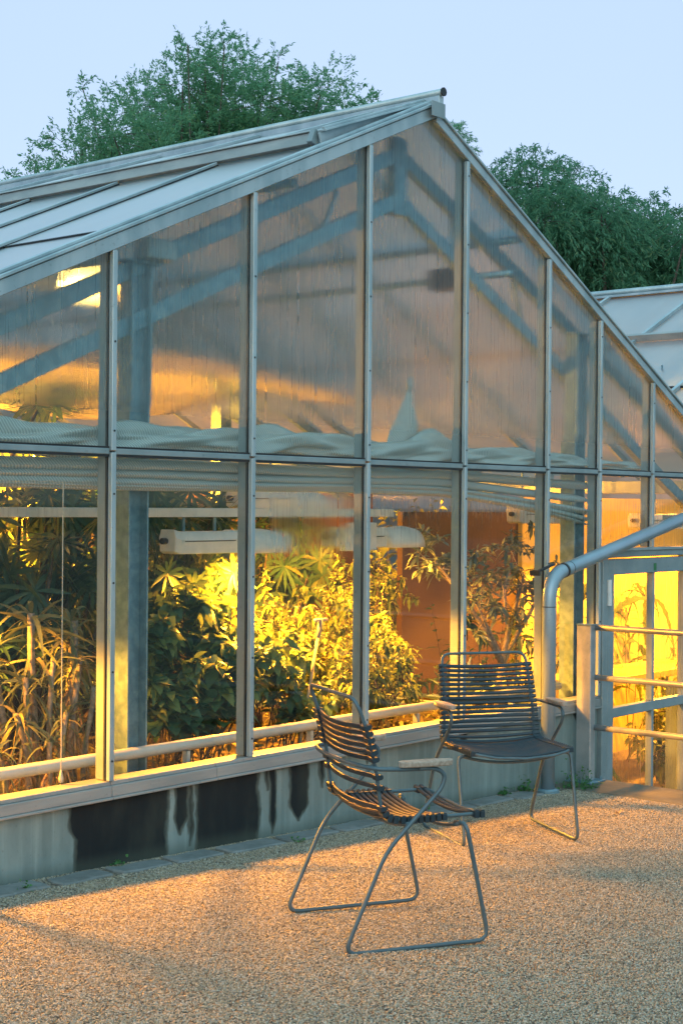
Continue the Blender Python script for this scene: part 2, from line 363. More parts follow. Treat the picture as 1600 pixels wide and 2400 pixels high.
def screen_mat():
    n = NT('silver_screen_cloth'); P = n.pos(); mp = n.n('Mapping'); mp.inputs['Rotation'].default_value = (0, R(38), 0); n.l(P, mp.inputs[0])
    wv = n.n('TexWave', wave_type='BANDS', bands_direction='X', _Scale=26., _Distortion=1.2, _Detail=2.); n.l(mp.outputs[0], wv.inputs['Vector'])
    a = n.noise(30, P, 5); c = n.mixc(wv.outputs[1], (.34, .43, .43), (.80, .88, .86)); c = n.mixc(n.math('MULTIPLY', a, .5), c, (.52, .60, .59))
    p = n.bsdf(c, .36, .15, n.bump(n.math('ADD', wv.outputs[1], a), .5, .006)); t = n.n('BsdfTranslucent'); t.inputs[0].default_value = (.55, .6, .55, 1)
    return n.done(n.mix(.22, p.outputs[0], t.outputs[0]))
M['screen'] = screen_mat()
def cloth_mat():
    n = NT('ceiling_cloth'); a = n.noise(2.5, detail=4); c = n.mixc(n.step(a, .35, .65), (.60, .60, .58), (.78, .77, .74)); d = n.n('BsdfDiffuse'); n.l(c, d.inputs[0]); t = n.n('BsdfTranslucent'); n.l(c, t.inputs[0])
    return n.done(n.mix(.4, d.outputs[0], t.outputs[0]))
M['ceil_cloth'] = cloth_mat()
def emit_mat(name, c, s):
    n = NT(name); e = n.n('Emission'); e.inputs[0].default_value = (*c, 1); e.inputs[1].default_value = s; return n.done(e)
SOD = (1.0, .335, .018)
M['bulb'] = emit_mat('sodium_bulb', (1.0, .60, .14), 40)
M['sign'] = simple_noise('purple_sign', (.035, .02, .045), (.05, .03, .06), 4, .4, .02)
M['sign_text'] = simple_noise('sign_lettering', (.35, .36, .5), (.4, .42, .55), 4, .5, .02)
M['green_tape'] = simple_noise('green_tape', (.03, .16, .06), (.05, .22, .09), 20, .5, .02)
M['cord'] = simple_noise('pale_cord', (.55, .50, .40), (.6, .55, .45), 20, .7, .02)
M['pole'] = simple_noise('pole_grip', (.30, .24, .16), (.42, .34, .24), 20, .5, .1)

# ------------------------------------------------------------------ terrain
def gz(x): return -.037*max(min(x, 6), -8)
def gravel_sheet():
    xs = [-60, -8, 0, 3.30]; ys = [-60, 0.02]
    v = [(x, y, gz(x)) for y in ys for x in xs]; f = [(i, i+1, i+5, i+4) for i in range(3)]
    n = len(v); v += [(3.30, -60, gz(3.3)), (60, -60, gz(6)), (60, -3.4, gz(6)), (6, -3.4, gz(6)), (3.30, -3.4, gz(3.3)), (6, -60, gz(6))]
    f += [(n, n+5, n+3, n+4), (n+5, n+1, n+2, n+3)]
    return mesh_obj('gravel_ground', v, f, M['gravel'])
tag(gravel_sheet(), kind='structure')
tag(mesh_obj('lawn_ground', [(-900, -900, -.95), (900, -900, -.95), (900, 900, -.95), (-900, 900, -.95)], [(0, 1, 2, 3)], M['lawn']), kind='structure')
tag(MB().box(3.70, 9.5, -3.4, 0.0, -.94, -.80).build('stairwell_floor', M['concrete']), kind='structure')

# ------------------------------------------------------------------ greenhouse
XP = 2.149
def zL(x): return 3.520-.445*(XP-x)
def zR(x): return 3.485-.509*(x-XP)
XE, XV = -1.95, 5.66
XM = [-1.638, -.819, 0, .819, 1.631, 2.44, 3.247, 3.818, 4.461, 5.10]
ZS, ZT = .335, 1.678
YB = 12.0
gh = thing('greenhouse', 'aluminium framed greenhouse with condensed gable glass on a stained concrete base', 'greenhouse', (0, 0, 0))
def ztop(x): return zL(x)-.07 if x < XP else zR(x)-.055
# concrete base
MB().poly_y([(XE-.05, -.95), (3.83, -.95), (3.83, .286), (XE-.05, .286)], 0.0, .16).build('base_wall', M['wall_conc'], gh)
MB().box(4.98, XV+.05, 0, .16, -.95, .286).build('base_wall', M['concrete'], gh)
MB().box(XE-.05, XE+.11, .16, YB, -.95, .286).build('base_wall', M['concrete'], gh)
# sill: a stepped aluminium profile
for x0, x1 in ((XE, 0), (0.003, .60), (.603, 2.38), (2.383, 3.835)):
    MB().poly_y([(x0, .272), (x1, .272), (x1, .283), (x0, .283)], -.03, .0).build('sill', M['alu_sill'], gh, bevel=.002)
    m_ = MB(); m_.poly_y([(x0, .2835), (x1, .2835), (x1, .328), (x0, .328)], -.022, .10); m_.poly_y([(x0, .3285), (x1, .3285), (x1, .345), (x0, .345)], -.012, .085)
    m_.build('sill', M['alu_sill'], gh, bevel=.002)
# mullions: front cap and inner bar, one object per joint
for i, x in enumerate(XM):
    for lo, hi in ((ZS+.012, ZT-.004), (ZT+.004, ztop(x)-.002)):
        if i == 8 and lo < 1: lo = 1.222
        if i == 9 and lo < 1: lo = 1.222
        m_ = MB(); m_.box(x-.0125, x+.0125, -.020, .004, lo, hi); mu = m_.build('mullion', M['alu'], gh, bevel=.002)
        MB().box(x-.018, x+.018, .0062, .014, lo, hi).build('gasket', M['black'], mu)
        MB().box(x-.012, x+.012, .0142, .068, lo, hi).build('inner_bar', M['paint_frame'], mu, bevel=.002)
        for z in np.arange(lo+.08, hi-.03, .36): MB().tube([(x, -.020, z), (x, -.0225, z)], .0045, 8).build('screw', M['black'], mu)
# transom
for a, b in zip(XM[:-1], XM[1:]):
    m_ = MB(); m_.box(a+.014, b-.014, -.008, .004, ZT-.011, ZT+.013); m_.box(a+.02, b-.02, .0142, .07, ZT-.02, ZT+.018); tm = m_.build('transom', M['paint_frame'], gh, bevel=.002)
    m_ = MB(); m_.box(a+.0135, b-.0135, -.006, .004, ZT-.021, ZT-.0112); m_.box(a+.0135, b-.0135, -.006, .004, ZT+.0132, ZT+.021); m_.build('gasket', M['black'], tm)
# gable rails
for s, (xa, xb) in enumerate(((XE-.02, XP-.002), (XP+.002, XV))):
    zf = (lambda x: zL(x)) if s == 0 else (lambda x: zR(x))
    dr = (0.070, .006) if s == 0 else (.055, .004)
    m_ = MB(); m_.poly_y([(xa, zf(xa)-dr[0]), (xb, zf(xb)-dr[0]), (xb, zf(xb)-dr[1]), (xa, zf(xa)-dr[1])], -.022, .075)
    m_.build('gable_rail', M['alu'], gh, bevel=.003)
    m_ = MB(); m_.poly_y([(xa, zf(xa)-.003), (xb, zf(xb)-.003), (xb, zf(xb)+.012), (xa, zf(xa)+.012)], -.034, .05)
    m_.poly_y([(xa, zf(xa)+.0125), (xb, zf(xb)+.0125), (xb, zf(xb)+.026), (xa, zf(xa)+.026)], -.004, .034)
    m_.build('gable_rail', M['alu'], gh, bevel=.002)
# gable glass
for i, (a, b) in enumerate(zip([XE]+XM, XM+[XV])):
    x0, x1 = a+.012, b-.012
    def pane(poly, mat): mesh_obj('glass_pane', [(x, .0050, z) for x, z in poly], [tuple(range(len(poly)))], mat, gh)
    if i not in (8, 9, 10): pane([(x0, ZS+.008), (x1, ZS+.008), (x1, ZT-.02), (x0, ZT-.02)], M['glass_low'])
    elif i in (8, 9): pane([(x0, 1.224), (x1, 1.224), (x1, ZT-.02), (x0, ZT-.02)], M['glass_low'])
    zz = lambda x: ztop(x)+.004
    up = [(x0, ZT+.02), (x1, ZT+.02), (x1, zz(x1)), (x0, zz(x0))]
    if x0 < XP < x1: up = [(x0, ZT+.02), (x1, ZT+.02), (x1, zz(x1)), (XP, zL(XP)-.066), (x0, zz(x0))]
    if zz(x1) > ZT+.05: pane(up, M['glass_up'])
# ridge: cap box, tube, flashing
m_ = MB(); m_.box(XP-.055, XP+.045, -.045, YB, 3.502, 3.512); m_.box(XP-.010, XP+.030, -.045, YB, 3.513, 3.560); m_.build('ridge_cap', M['alu'], gh, bevel=.002)
MB().tube([(XP+.01, -.055, 3.578), (XP+.01, YB, 3.578)], .019, 12).build('ridge_tube', M['alu'], gh, smooth=True)
MB().box(XP-.075, XP+.035, -.052, -.046, 3.445, 3.52).build('ridge_end_plate', M['paint_frame'], gh)
MB().tube([(XP+.01, -.062, 3.578), (XP+.01, -.0555, 3.578)], .023, 12).build('ridge_end_cap', M['black'], gh)
# roof glazing (left slope): lower panes, bars, vent
bars = [.74*k for k in range(1, 17)]
edges = [.0]+bars+[YB]
def slope_quad(x0, x1, y0, y1, off0, off1, zf, t=.006):
    return MB().add([(x0, y0, zf(x0)+off0), (x1, y0, zf(x1)+off1), (x1, y1, zf(x1)+off1), (x0, y1, zf(x0)+off0)], [(0, 1, 2, 3)])
for a, b in zip(edges[:-1], edges[1:]):
    if b-a < .05: continue
    slope_quad(XE-.05, .035, a+.008, b-.008, .004, .004, zL).build('roof_pane', M['roof'], gh)
    slope_quad(.012, 1.40, a+.008, b-.008, .012, .006, zL).build('roof_pane', M['roof'], gh)
    slope_quad(1.40, XP-.02, a+.008, b-.008, .004, .004, zL).build('roof_pane', M['roof'], gh)
    MB().bar((.022, a+.008, zL(.022)+.003), (.022, b-.008, zL(.022)+.003), .012, .016).build('lap_strip', M['black'], gh)
    slope_quad(XP+.05, XV, a+.008, b-.008, .004, .004, zR).build('roof_pane', M['roof'], gh)
for y in bars:
    m_ = MB(); m_.bar((XE-.05, y, zL(XE-.05)+.016), (1.33, y, zL(1.33)+.016), .026, .022); m_.bar((XE-.05, y, zL(XE-.05)-.022), (XP, y, zL(XP)-.022), .020, .040); rb = m_.build('roof_bar', M['alu'], gh, bevel=.002)
    for s_ in (-1, 1): MB().bar((XE-.05, y+.0165*s_, zL(XE-.05)+.0115), (1.33, y+.0165*s_, zL(1.33)+.0115), .006, .006).build('seal', M['black'], rb)
    MB().bar((XP, y, zR(XP)-.012), (XV, y, zR(XV)-.012), .024, .05).build('roof_bar', M['alu'], gh)
# ridge vent, hinged at the ridge, lying almost shut
vt = MB(); XB = 1.35
vo0, vo1 = .075, .012
def zv(x): return zL(x)+vo0+(vo1-vo0)*(x-XB)/(XP-XB)
m_ = MB(); m_.bar((XB, .125, zv(XB)-.026), (XB, YB, zv(XB)-.026), .026, .070, (.41, 0, 1)); m_.bar((XB+.012, .125, zv(XB+.012)+.012), (XB+.012, YB, zv(XB)+.014), .05, .006, (-.41, 0, 1))
vent = m_.build('roof_vent', M['alu_sill'], gh, bevel=.002)
MB().bar((XB-.005, .090, zv(XB)-.022), (XB-.005, .122, zv(XB)-.022), .045, .075, (.41, 0, 1)).build('vent_bracket', M['paint_frame'], vent, bevel=.003)
m_ = MB(); m_.bar((XB, .060, zv(XB)+.004), (XP-.012, .060, zv(XP)+.004), .055, .012); m_.bar((XB, .072, zv(XB)-.03), (XP-.06, .072, zv(XP-.06)-.012), .012, .05); m_.bar((XB, .050, zv(XB)+.016), (XP-.014, .050, zv(XP)+.016), .016, .012)
m_.build('vent_edge_trim', M['alu'], vent, bevel=.002)
vb = [.39+.81*k for k in range(0, 15)]
m_ = MB(); ve = [.09]+vb+[YB]
for a, b in zip(ve[:-1], ve[1:]):
    if b > a+.05: m_.add([(XB+.01, a+.01, zv(XB+.01)), (XP-.012, a+.01, zv(XP-.012)), (XP-.012, b-.01, zv(XP-.012)), (XB+.01, b-.01, zv(XB+.01))], [(0, 1, 2, 3)])
m_.build('vent_pane', M['roof'], vent)
for y in vb: MB().bar((XB+.01, y, zv(XB)+.010), (XP-.02, y, zv(XP-.02)+.010), .028, .018).build('vent_bar', M['alu'], vent, bevel=.002)
# far gable, left side wall and gutters
mesh_obj('back_gable_pane', [(XE, YB, -.9), (XV, YB, -.9), (XV, YB, zR(XV)), (XP, YB, 3.48), (XE, YB, zL(XE))], [(0, 1, 2, 3, 4)], M['roof'], gh)
mesh_obj('side_pane', [(XE, .02, .3), (XE, YB, .3), (XE, YB, zL(XE)-.06), (XE, .02, zL(XE)-.06)], [(0, 1, 2, 3)], M['roof'], gh)
m_ = MB(); m_.box(XE-.14, XE-.02, -.03, YB, zL(XE)-.10, zL(XE)-.03); m_.build('gutter', M['alu'], gh, bevel=.004)
m_ = MB(); m_.box(XV-.12, XV+.12, -.03, 10.2, zR(XV)-.13, zR(XV)-.04); m_.build('gutter', M['alu'], gh, bevel=.004)
m_ = MB()
for x in XM[1:-1]: m_.box(x-.02, x+.02, YB-.05, YB-.01, -.9, ztop(x))
m_.box(XE, XV, YB-.05, YB-.01, 1.6, 1.66); m_.build('back_gable_frame', M['alu'], gh)
# steel portal frames inside
CL, CR = .337, 3.93
def frame(y, n):
    w_ = .05
    yf = y
    for cx_ in (CL, CR):
        m_ = MB(); t_ = .057; y = yf
        if n == 0 and cx_ == CR: cx_, y = 3.80, .165
        m_.box(cx_-t_, cx_-t_+.008, y-.05, y+.05, -.9, 2.50); m_.box(cx_+t_-.008, cx_+t_, y-.05, y+.05, -.9, 2.50); m_.box(cx_-t_+.008, cx_+t_-.008, y-.004, y+.004, -.9, 2.50)
        m_.box(cx_-.09, cx_+.09, y-.06, y+.06, 2.501, 2.512)
        m_.build('steel_column', M['galv'], gh, bevel=.001)
    y = yf
    top = lambda x: 3.30-.448*abs(XP-x); bot = lambda x: 3.06-(.445 if x < XP else .48)*abs(XP-x)
    for f_ in (top, bot):
        for xa in (XE+.1, XV-.1):
            MB().bar((xa, y, f_(xa)), (XP, y, f_(XP)), .05, .075).build('steel_rafter', M['galv'], gh, bevel=.003)
    MB().box(XP-.05, XP+.05, y-.03, y+.03, 2.98, 3.38).build('king_post', M['galv'], gh)
    for x in (.95, 1.55, 2.75, 3.35): MB().bar((x, y, bot(x)), (x+(.12 if x < XP else -.12), y, top(x)), .02, .02, (0, 1, 0)).build('strut', M['galv'], gh)
for k, y in enumerate((.25, 3.25, 6.25, 9.25)): frame(y, k)
for x in (-1.0, .1, 1.2, 3.1, 4.2, 5.1):
    z_ = 3.40-.448*abs(XP-x)
    MB().tube([(x, .10, z_), (x, YB-.1, z_)], .022, 8).build('purlin', M['galv'], gh, smooth=True)
MB().tube([(3.05, .12, 2.78), (3.05, YB-.2, 2.78)], .020, 8).build('vent_shaft', M['galv'], gh, smooth=True)
MB().box(2.98, 3.12, .5, .72, 2.72, 2.84).build('vent_motor', M['black'], gh, bevel=.01)
MB().box(.30, .47, .12, .22, 2.515, 2.60).build('junction_box', M['paint_frame'], gh, bevel=.006)
for xa, xb in ((-1.6, 1.7), (2.6, 5.4)):
    for y in (3.25, 6.25): MB().tube([(xa, y, 1.95), (xb, y, 2.05+(.5 if xa < 0 else -.3))], .012, 6).build('tie_rod', M['galv'], gh)
# door in the gable
m_ = MB(); m_.box(3.836, 3.896, -.03, .075, -.9, 1.218); m_.box(4.966, 5.03, -.03, .075, -.9, 1.218); m_.box(3.896, 4.966, -.03, .075, 1.165, 1.218); m_.box(3.896, 3.906, .02, .075, -.9, 1.165)
m_.build('door_frame', M['paint_frame'], gh, bevel=.004)
MB().box(3.82, 5.07, -.045, -.031, 1.205, 1.222).build('door_hood', M['alu'], gh, bevel=.002)
m_ = MB(); m_.box(3.902, 3.974, -.026, .03, -.79, 1.155); m_.box(4.89, 4.962, -.026, .03, -.79, 1.155); m_.box(3.974, 4.89, -.026, .03, 1.062, 1.155); m_.box(3.974, 4.89, -.024, .03, .198, .256); m_.box(3.974, 4.89, -.026, .03, -.79, -.62)
m_.box(4.461, 4.487, -.020, .026, .256, 1.062); m_.box(4.461, 4.487, -.020, .026, -.62, .198)
door = m_.build('door', M['paint_frame'], gh, bevel=.003)
for x0, x1 in ((3.974, 4.461), (4.487, 4.89)):
    for z0, z1 in ((.256, 1.062), (-.62, .198)):
        mesh_obj('door_pane', [(x0-.002, .004, z0-.002), (x1+.002, .004, z0-.002), (x1+.002, .004, z1+.002), (x0-.002, .004, z1+.002)], [(0, 1, 2, 3)], M['glass_low'], door)
for z in (.88, -.45):
    m_ = MB(); m_.tube([(3.899, -.038, z), (3.899, -.038, z+.075)], .014, 10); m_.tube([(3.896, -.038, z+.0765), (3.896, -.038, z+.155)], .014, 10); m_.build('hinge', M['lamp_white'], door, smooth=False)
m_ = MB(); m_.tube(arc([(4.925, -.027, .30), (4.925, -.075, .30), (4.925, -.075, .42), (4.925, -.027, .42)], .02), .008, 8); m_.build('handle', M['rail_steel'], door, smooth=True)
MB().box(4.458, 4.49, -.0285, -.0265, 1.075, 1.12).build('green_marker', M['green_tape'], door)
# floor and planting beds inside
MB().box(XE+.12, XV, .17, YB-.06, -.93, -.80).build('floor', M['tile'], gh)
def bed(name, x0, x1, y0, y1, label):
    b = thing(name, label, 'planting bed', ((x0+x1)/2, y0, -.80))
    def loc(o): o.matrix_parent_inverse = Matrix.Translation(-b.location); return o
    m_ = MB(); m_.box(x0, x1, y0, y0+.05, -.798, .21); m_.box(x0, x1, y1-.05, y1, -.798, .21); m_.box(x0, x0+.05, y0+.051, y1-.051, -.798, .21); m_.box(x1-.05, x1, y0+.051, y1-.051, -.798, .21); loc(m_.build('bed_wall', M['concrete'], b))
    nx, ny = 40, 16; V = []; F = []
    for j in range(ny+1):
        for i in range(nx+1): V.append((x0+.052+(x1-x0-.104)*i/nx, y0+.052+(y1-y0-.104)*j/ny, .17+random.uniform(-.02, .03)))
    for j in range(ny):
        for i in range(nx): F.append((j*(nx+1)+i, j*(nx+1)+i+1, (j+1)*(nx+1)+i+1, (j+1)*(nx+1)+i))
    loc(mesh_obj('soil', V, F, M['soil'], b, True))
    return b
bed('planting_bed', XE+.15, 3.80, .175, 2.05, 'long soil bed directly behind the gable glass below the lamps')
bed('planting_bed', XE+.15, 3.00, 3.0, 5.6, 'second soil bed further back in the greenhouse under dark trees')

# ------------------------------------------------------------------ neighbouring greenhouse
ng = thing('greenhouse', 'neighbouring greenhouse with a lit roof seen past the right slope', 'greenhouse', (9.4, 0, -.9))
NP, NV, NW, NE = 9.4, XV+.14, 12.55, 10.0
def nz(x): return 3.58-.472*abs(NP-x)
def nprt(o): o.matrix_parent_inverse = Matrix.Translation((-9.4, 0, .9)); return o
nb = [.1+1.02*k for k in range(0, 10)]
for a, b in zip(nb, nb[1:]+[NE]):
    for x0, x1 in ((NV, 8.06), (8.10, NP-.02), (NP+.02, NW)):
        nprt(MB().add([(x0, a+.01, nz(x0)), (x1, a+.01, nz(x1)), (x1, b-.01, nz(x1)), (x0, b-.01, nz(x0))], [(0, 1, 2, 3)]).build('roof_pane', M['roof'], ng))
for y in nb+[NE]:
    nprt(MB().bar((NV, y, nz(NV)+.01), (NP, y, nz(NP)+.01), .035, .04).build('roof_bar', M['alu'], ng)); nprt(MB().bar((NP, y, nz(NP)-.005), (NW, y, nz(NW)-.005), .035, .04).build('roof_bar', M['alu'], ng))
nprt(MB().bar((8.08, .1, nz(8.08)+.03), (8.08, NE, nz(8.08)+.03), .06, .075, (-.4, 0, 1)).build('vent_edge', M['alu_sill'], ng, bevel=.003))
nprt(MB().bar((6.95, .1, nz(6.95)+.01), (6.95, NE, nz(6.95)+.01), .012, .02).build('lap_strip', M['black'], ng))
m_ = MB(); m_.box(NP-.05, NP+.05, .05, NE, 3.575, 3.60); nprt(m_.build('ridge_cap', M['alu'], ng, bevel=.003)); nprt(MB().tube([(NP, .05, 3.63), (NP, NE, 3.63)], .028, 10).build('ridge_tube', M['alu'], ng, smooth=True))
for x in [5.95+.82*k for k in range(9)]:
    nprt(MB().box(x-.014, x+.014, -.02, .06, .30, nz(x)-.04).build('mullion', M['alu'], ng))
nprt(mesh_obj('gable_pane', [(NV, .01, .30), (NW, .01, .30), (NW, .01, nz(NW)-.03), (NP, .01, 3.55), (NV, .01, nz(NV)-.03)], [(0, 1, 2, 3, 4)], M['glass_up'], ng))
nprt(mesh_obj('back_pane', [(NV, NE, -.8), (NW, NE, -.8), (NW, NE, nz(NW)), (NP, NE, 3.58), (NV, NE, nz(NV))], [(0, 1, 2, 3, 4)], M['roof'], ng))
nprt(mesh_obj('side_pane', [(NW, .02, -.8), (NW, NE, -.8), (NW, NE, nz(NW)), (NW, .02, nz(NW))], [(0, 1, 2, 3)], M['roof'], ng))
nprt(MB().box(NV, NW, 0, .16, -.9, .298).build('base_wall', M['concrete'], ng))
nprt(MB().box(NV, NW, .17, NE-.05, -.93, -.80).build('floor', M['tile'], ng))
for x0, x1 in ((NV, NP), (NP, NW)): nprt(MB().bar((x0, .04, nz(x0)-.02), (x1, .04, nz(x1)-.02), .09, .06).build('gable_rail', M['alu'], ng))
for y in (1.8, 4.8, 7.8):
    for x0, x1 in ((NV, NP), (NP, NW)): nprt(MB().bar((x0, y, nz(x0)-.22), (x1, y, nz(x1)-.22), .05, .08).build('steel_rafter', M['galv'], ng))
# partition walls and one added dark backdrop
tag(MB().box(5.15, 6.745, 2.50, 2.55, -.80, 1.42).build('partition_wall', M['brown_panel']), 'brown partition panel behind the grey leaved shrub', 'partition')
tag(MB().box(2.6, 9.0, 5.90, 5.95, -.80, 1.78).build('partition_wall', M['brown_panel']), 'added brown backdrop blocking the sky far behind the third and fourth panes', 'partition')  # added backdrop, keeps sky light out of the view through these panes
tag(MB().box(6.75, 11.6, 2.46, 2.51, -.80, 1.55).build('partition_wall', M['cream_wall']), 'glowing cream film wall seen through the door glass', 'partition')

# ------------------------------------------------------------------ lamps
def lamp_light(parent, loc, power, spot=True, rad=.07, ang=152):
    ld = bpy.data.lights.new('lamp_light', 'SPOT' if spot else 'POINT'); ld.energy = power*6.0; ld.color = SOD; ld.shadow_soft_size = rad
    if spot: ld.spot_size = R(ang); ld.spot_blend = .2
    lo = bpy.data.objects.new('lamp_light', ld); col.objects.link(lo); lo.parent = parent; lo.location = loc; return lo
def grow_lamp(loc, label, power, open_=False, rz=0, hang=.12, bare=False):
    t = thing('grow_lamp', label, 'lamp', loc, rz, 'sodium grow lamps in the greenhouse')
    # ballast housing: tapered trough, bottom open reflector
    m_ = MB(); L = .46
    prof = [(-.058, .112), (.058, .112), (.075, .07), (.066, .0), (-.066, .0), (-.075, .07)]
    V = [(-L/2-.02, y, z) for y, z in prof[:3]]  # placeholder ring order
    ring = lambda x, s, zo: [(x, y*s, zo+z) for y, z in prof]
    rs = [ring(-L/2, .82, .012), ring(-L/2+.03, 1, 0), ring(L/2-.02, 1, 0), ring(L/2, .86, .008)]
    VV = sum(rs, []); F = [tuple(range(5, -1, -1)), tuple(18+k for k in range(6))]
    for i in range(3):
        for k in range(6): F.append((i*6+k, i*6+(k+1) % 6, (i+1)*6+(k+1) % 6, (i+1)*6+k))
    m_.add(VV, F); m_.build('housing', M['lamp_white'], t, bevel=.004)
    MB().box(-L/2+.05, L/2-.05, -.0765, -.0752, .062, .066).build('seam', M['black'], t)
    MB().tube([(-L/2-.008, 0, .065), (-L/2-.04, 0, .065)], .016, 8).build('plug', M['black'], t)
    # reflector: open shell
    m_ = MB(); n = 10; V = []; F = []
    xs = np.linspace(L/2+.02, L/2+.33, 6)
    for i, x in enumerate(xs):
        b = .075+.018*math.sin(math.pi*i/5)
        for k in range(n+1):
            a = math.pi*k/n; V.append((x, -b*1.15*math.cos(a), -.004+.125*math.sin(a)*(.85+.15*math.sin(math.pi*i/5))))
    for i in range(5):
        for k in range(n): F.append((i*(n+1)+k, i*(n+1)+k+1, (i+1)*(n+1)+k+1, (i+1)*(n+1)+k))
    F.append(tuple(range(n, -1, -1))); F.append(tuple(5*(n+1)+k for k in range(n+1)))
    o = m_.add(V, F).build('reflector', M['lamp_white'], t, True); md = o.modifiers.new('solid', 'SOLIDIFY'); md.thickness = .003
    MB().tube([(L/2+.06, 0, .025), (L/2+.30, 0, .025)], .016, 10).build('bulb', M['bulb'], t, smooth=True)
    m_ = MB(); m_.box(L/2-.01, L/2+.06, -.02, .02, .03, .07); m_.build('socket', M['lamp_white'], t)
    m_ = MB()
    for x in (-.12, .10): m_.box(x-.008, x+.008, -.004, .004, .112, .112+hang)
    m_.build('hanger', M['galv'], t)
    lamp_light(t, (L/2+.18, 0, -.06 if open_ else .0), power, not bare, .07, 177 if open_ else 152)
    return t
grow_lamp((1.36, .86, 1.218), 'white grow lamp hanging left of the second mullion above bright leaves', 125, hang=.07)
grow_lamp((-1.2, .86, 1.222), 'white grow lamp on the rail left of the picture edge', 165, hang=.07)
grow_lamp((2.66, .92, 1.225), 'white grow lamp with deep box hanging at the right rail end', 55, hang=.07)
MB_ = MB(); MB_.box(2.44, 2.72, .80, .852, 1.21, 1.37); o = MB_.build('ballast_box', M['lamp_white'], None, bevel=.006); tag(o, 'square grey ballast box hanging at the right end of the lamp rail', 'ballast box')
grow_lamp((2.74, 1.75, 1.44), 'glowing grow lamp behind dripping glass in the third bay', 55, True, hang=.25)
grow_lamp((-.1, 4.2, 1.72), 'added bare grow lamp over the second bed lighting the ceiling cloth', 240, True, hang=.3, bare=True)  # added lamp, throws orange up onto the ceiling cloth
grow_lamp((2.3, 4.3, 1.78), 'bare grow lamp added below the ceiling cloth to light it orange', 230, True, hang=.4, bare=True)  # added fill lamp for the orange glow above the transom
fl = grow_lamp((.97, 1.85, 2.66), 'glaring lamp high under the left roof slope', .8, True, hang=.25)
fl.rotation_euler = (R(-70), 0, 0)
grow_lamp((-.9, 2.6, 1.32), 'grow lamp added deep behind the leftmost pane to fill it with amber', 22, True, hang=.3)  # added lamp, spreads amber through the left bay
grow_lamp((6.3, 4.4, 1.75), 'bare grow lamp added deep in the neighbouring house to light its roof underside', 150, True, hang=.3, bare=True)  # added lamp, gives the peach tone low in the right upper panes
grow_lamp((5.1, 1.3, 1.35), 'grow lamp lighting the brown partition', 14, hang=.3)
grow_lamp((6.9, 1.35, 1.30), 'bright grow lamp above the plants behind the door', 160, hang=.3)
grow_lamp((8.6, 1.5, 1.35), 'bright grow lamp by the cream wall beyond the door', 160, hang=.3)
grow_lamp((7.28, 1.5, 2.30), 'lamp glowing through the neighbouring roof', 30, True, hang=.25, bare=True)
t = tag(MB().box(XE+.2, 2.93, .845, .875, 1.402, 1.448).build('lamp_rail', M['lamp_white'], bevel=.003), 'long pale rail carrying the hanging lamps', 'rail')
# heating pipe
hp = thing('heating_pipe', 'grey heating pipe running along the glass just above the sill', 'pipe', (0, .19, .40))
MB().tube([(XE+.2-0, 0, 0), (3.70, 0, 0)], .026, 14).build('pipe', M['heat_pipe'], hp, smooth=True)
m_ = MB()
for x in (-.45, .62, 1.45, 2.3, 3.2): m_.box(x-.01, x+.01, -.015, .015, -.24, -.026)
m_.build('bracket', M['heat_pipe'], hp)

# ------------------------------------------------------------------ screens
def bundle(x0, x1, zc, ry, rz, yc, seed, nx=170, na=26, twist=9, lump=.35):
    r_ = np.random.default_rng(seed); ph = r_.uniform(0, 6.28, 8); V = []; F = []
    for i in range(nx+1):
        x = x0+(x1-x0)*i/nx; s = min(1, (i+1)/4, (nx-i+1)/4)
        for k in range(na):
            a = 2*math.pi*k/na
            rr = 1+lump*(.45*math.sin(3*a+twist*x+ph[0])+.3*math.sin(5*a-twist*.7*x+ph[1])+.22*math.sin(2*a+2.3*x+ph[2])+.2*math.sin(9*a+twist*1.6*x+ph[3]))
            z_, ry_, rz_ = zc(x), ry(x), rz(x)
            V.append((x, yc+ry_*rr*math.cos(a)*s, z_+rz_*rr*math.sin(a)*s))
    for i in range(nx):
        for k in range(na): F.append((i*na+k, i*na+(k+1) % na, (i+1)*na+(k+1) % na, (i+1)*na+k))
    return V, F
def hmp(x, c, wd): return math.exp(-((x-c)/wd)**2)
su = thing('shade_screen', 'crumpled silver screen cloth lying along the transom inside the glass', 'shade screen', (0, 0, 0))
V, F = bundle(XE+.15, 4.55, lambda x: 1.735+.012*math.sin(2.1*x)+.02*hmp(x, 1.25, .3)+.028*hmp(x, 2.35, .22)-.02*max(0, min(1, (x-3.3))), lambda x: .055, lambda x: (.050+.014*hmp(x, 1.2, .4)+.026*hmp(x, 2.35, .28)+.01*hmp(x, 2.0, .2))*(1-.45*max(0, min(1, (x-2.9)/1.3))), .145, 3, 260, 40, 9, .62)
np_obj('cloth', V, F, M['screen'], su, True)
# the peak pulled up by a hook on a cord
m_ = MB(); V = []; F = []; top = Vector((2.20, .19, 2.075)); base = [(1.96, 1.75), (2.02, 1.752), (2.10, 1.75), (2.17, 1.752), (2.24, 1.75)]
for j in range(9):
    t_ = j/8
    for k, (bx, bz) in enumerate(base):
        V.append((bx+(top.x-bx+(k-2)*.006)*t_**1.25, .15+.04*t_+.03*((k % 2)-.5)*(1-t_*.6)+.0, bz+(top.z-bz)*t_))
for j in range(8):
    for k in range(4): F.append((j*5+k, j*5+k+1, (j+1)*5+k+1, (j+1)*5+k))
o = mesh_obj('drape', V, F, M['screen'], su, True); md = o.modifiers.new('solid', 'SOLIDIFY'); md.thickness = .006
hk = thing('hook_cord', 'small pulley hook on a thin cord holding up the screen peak', 'hook', (2.20, .19, 2.07))
MB().tube([(0, 0, .075), (0, 0, .98)], .0022, 6).build('cord', M['galv'], hk)
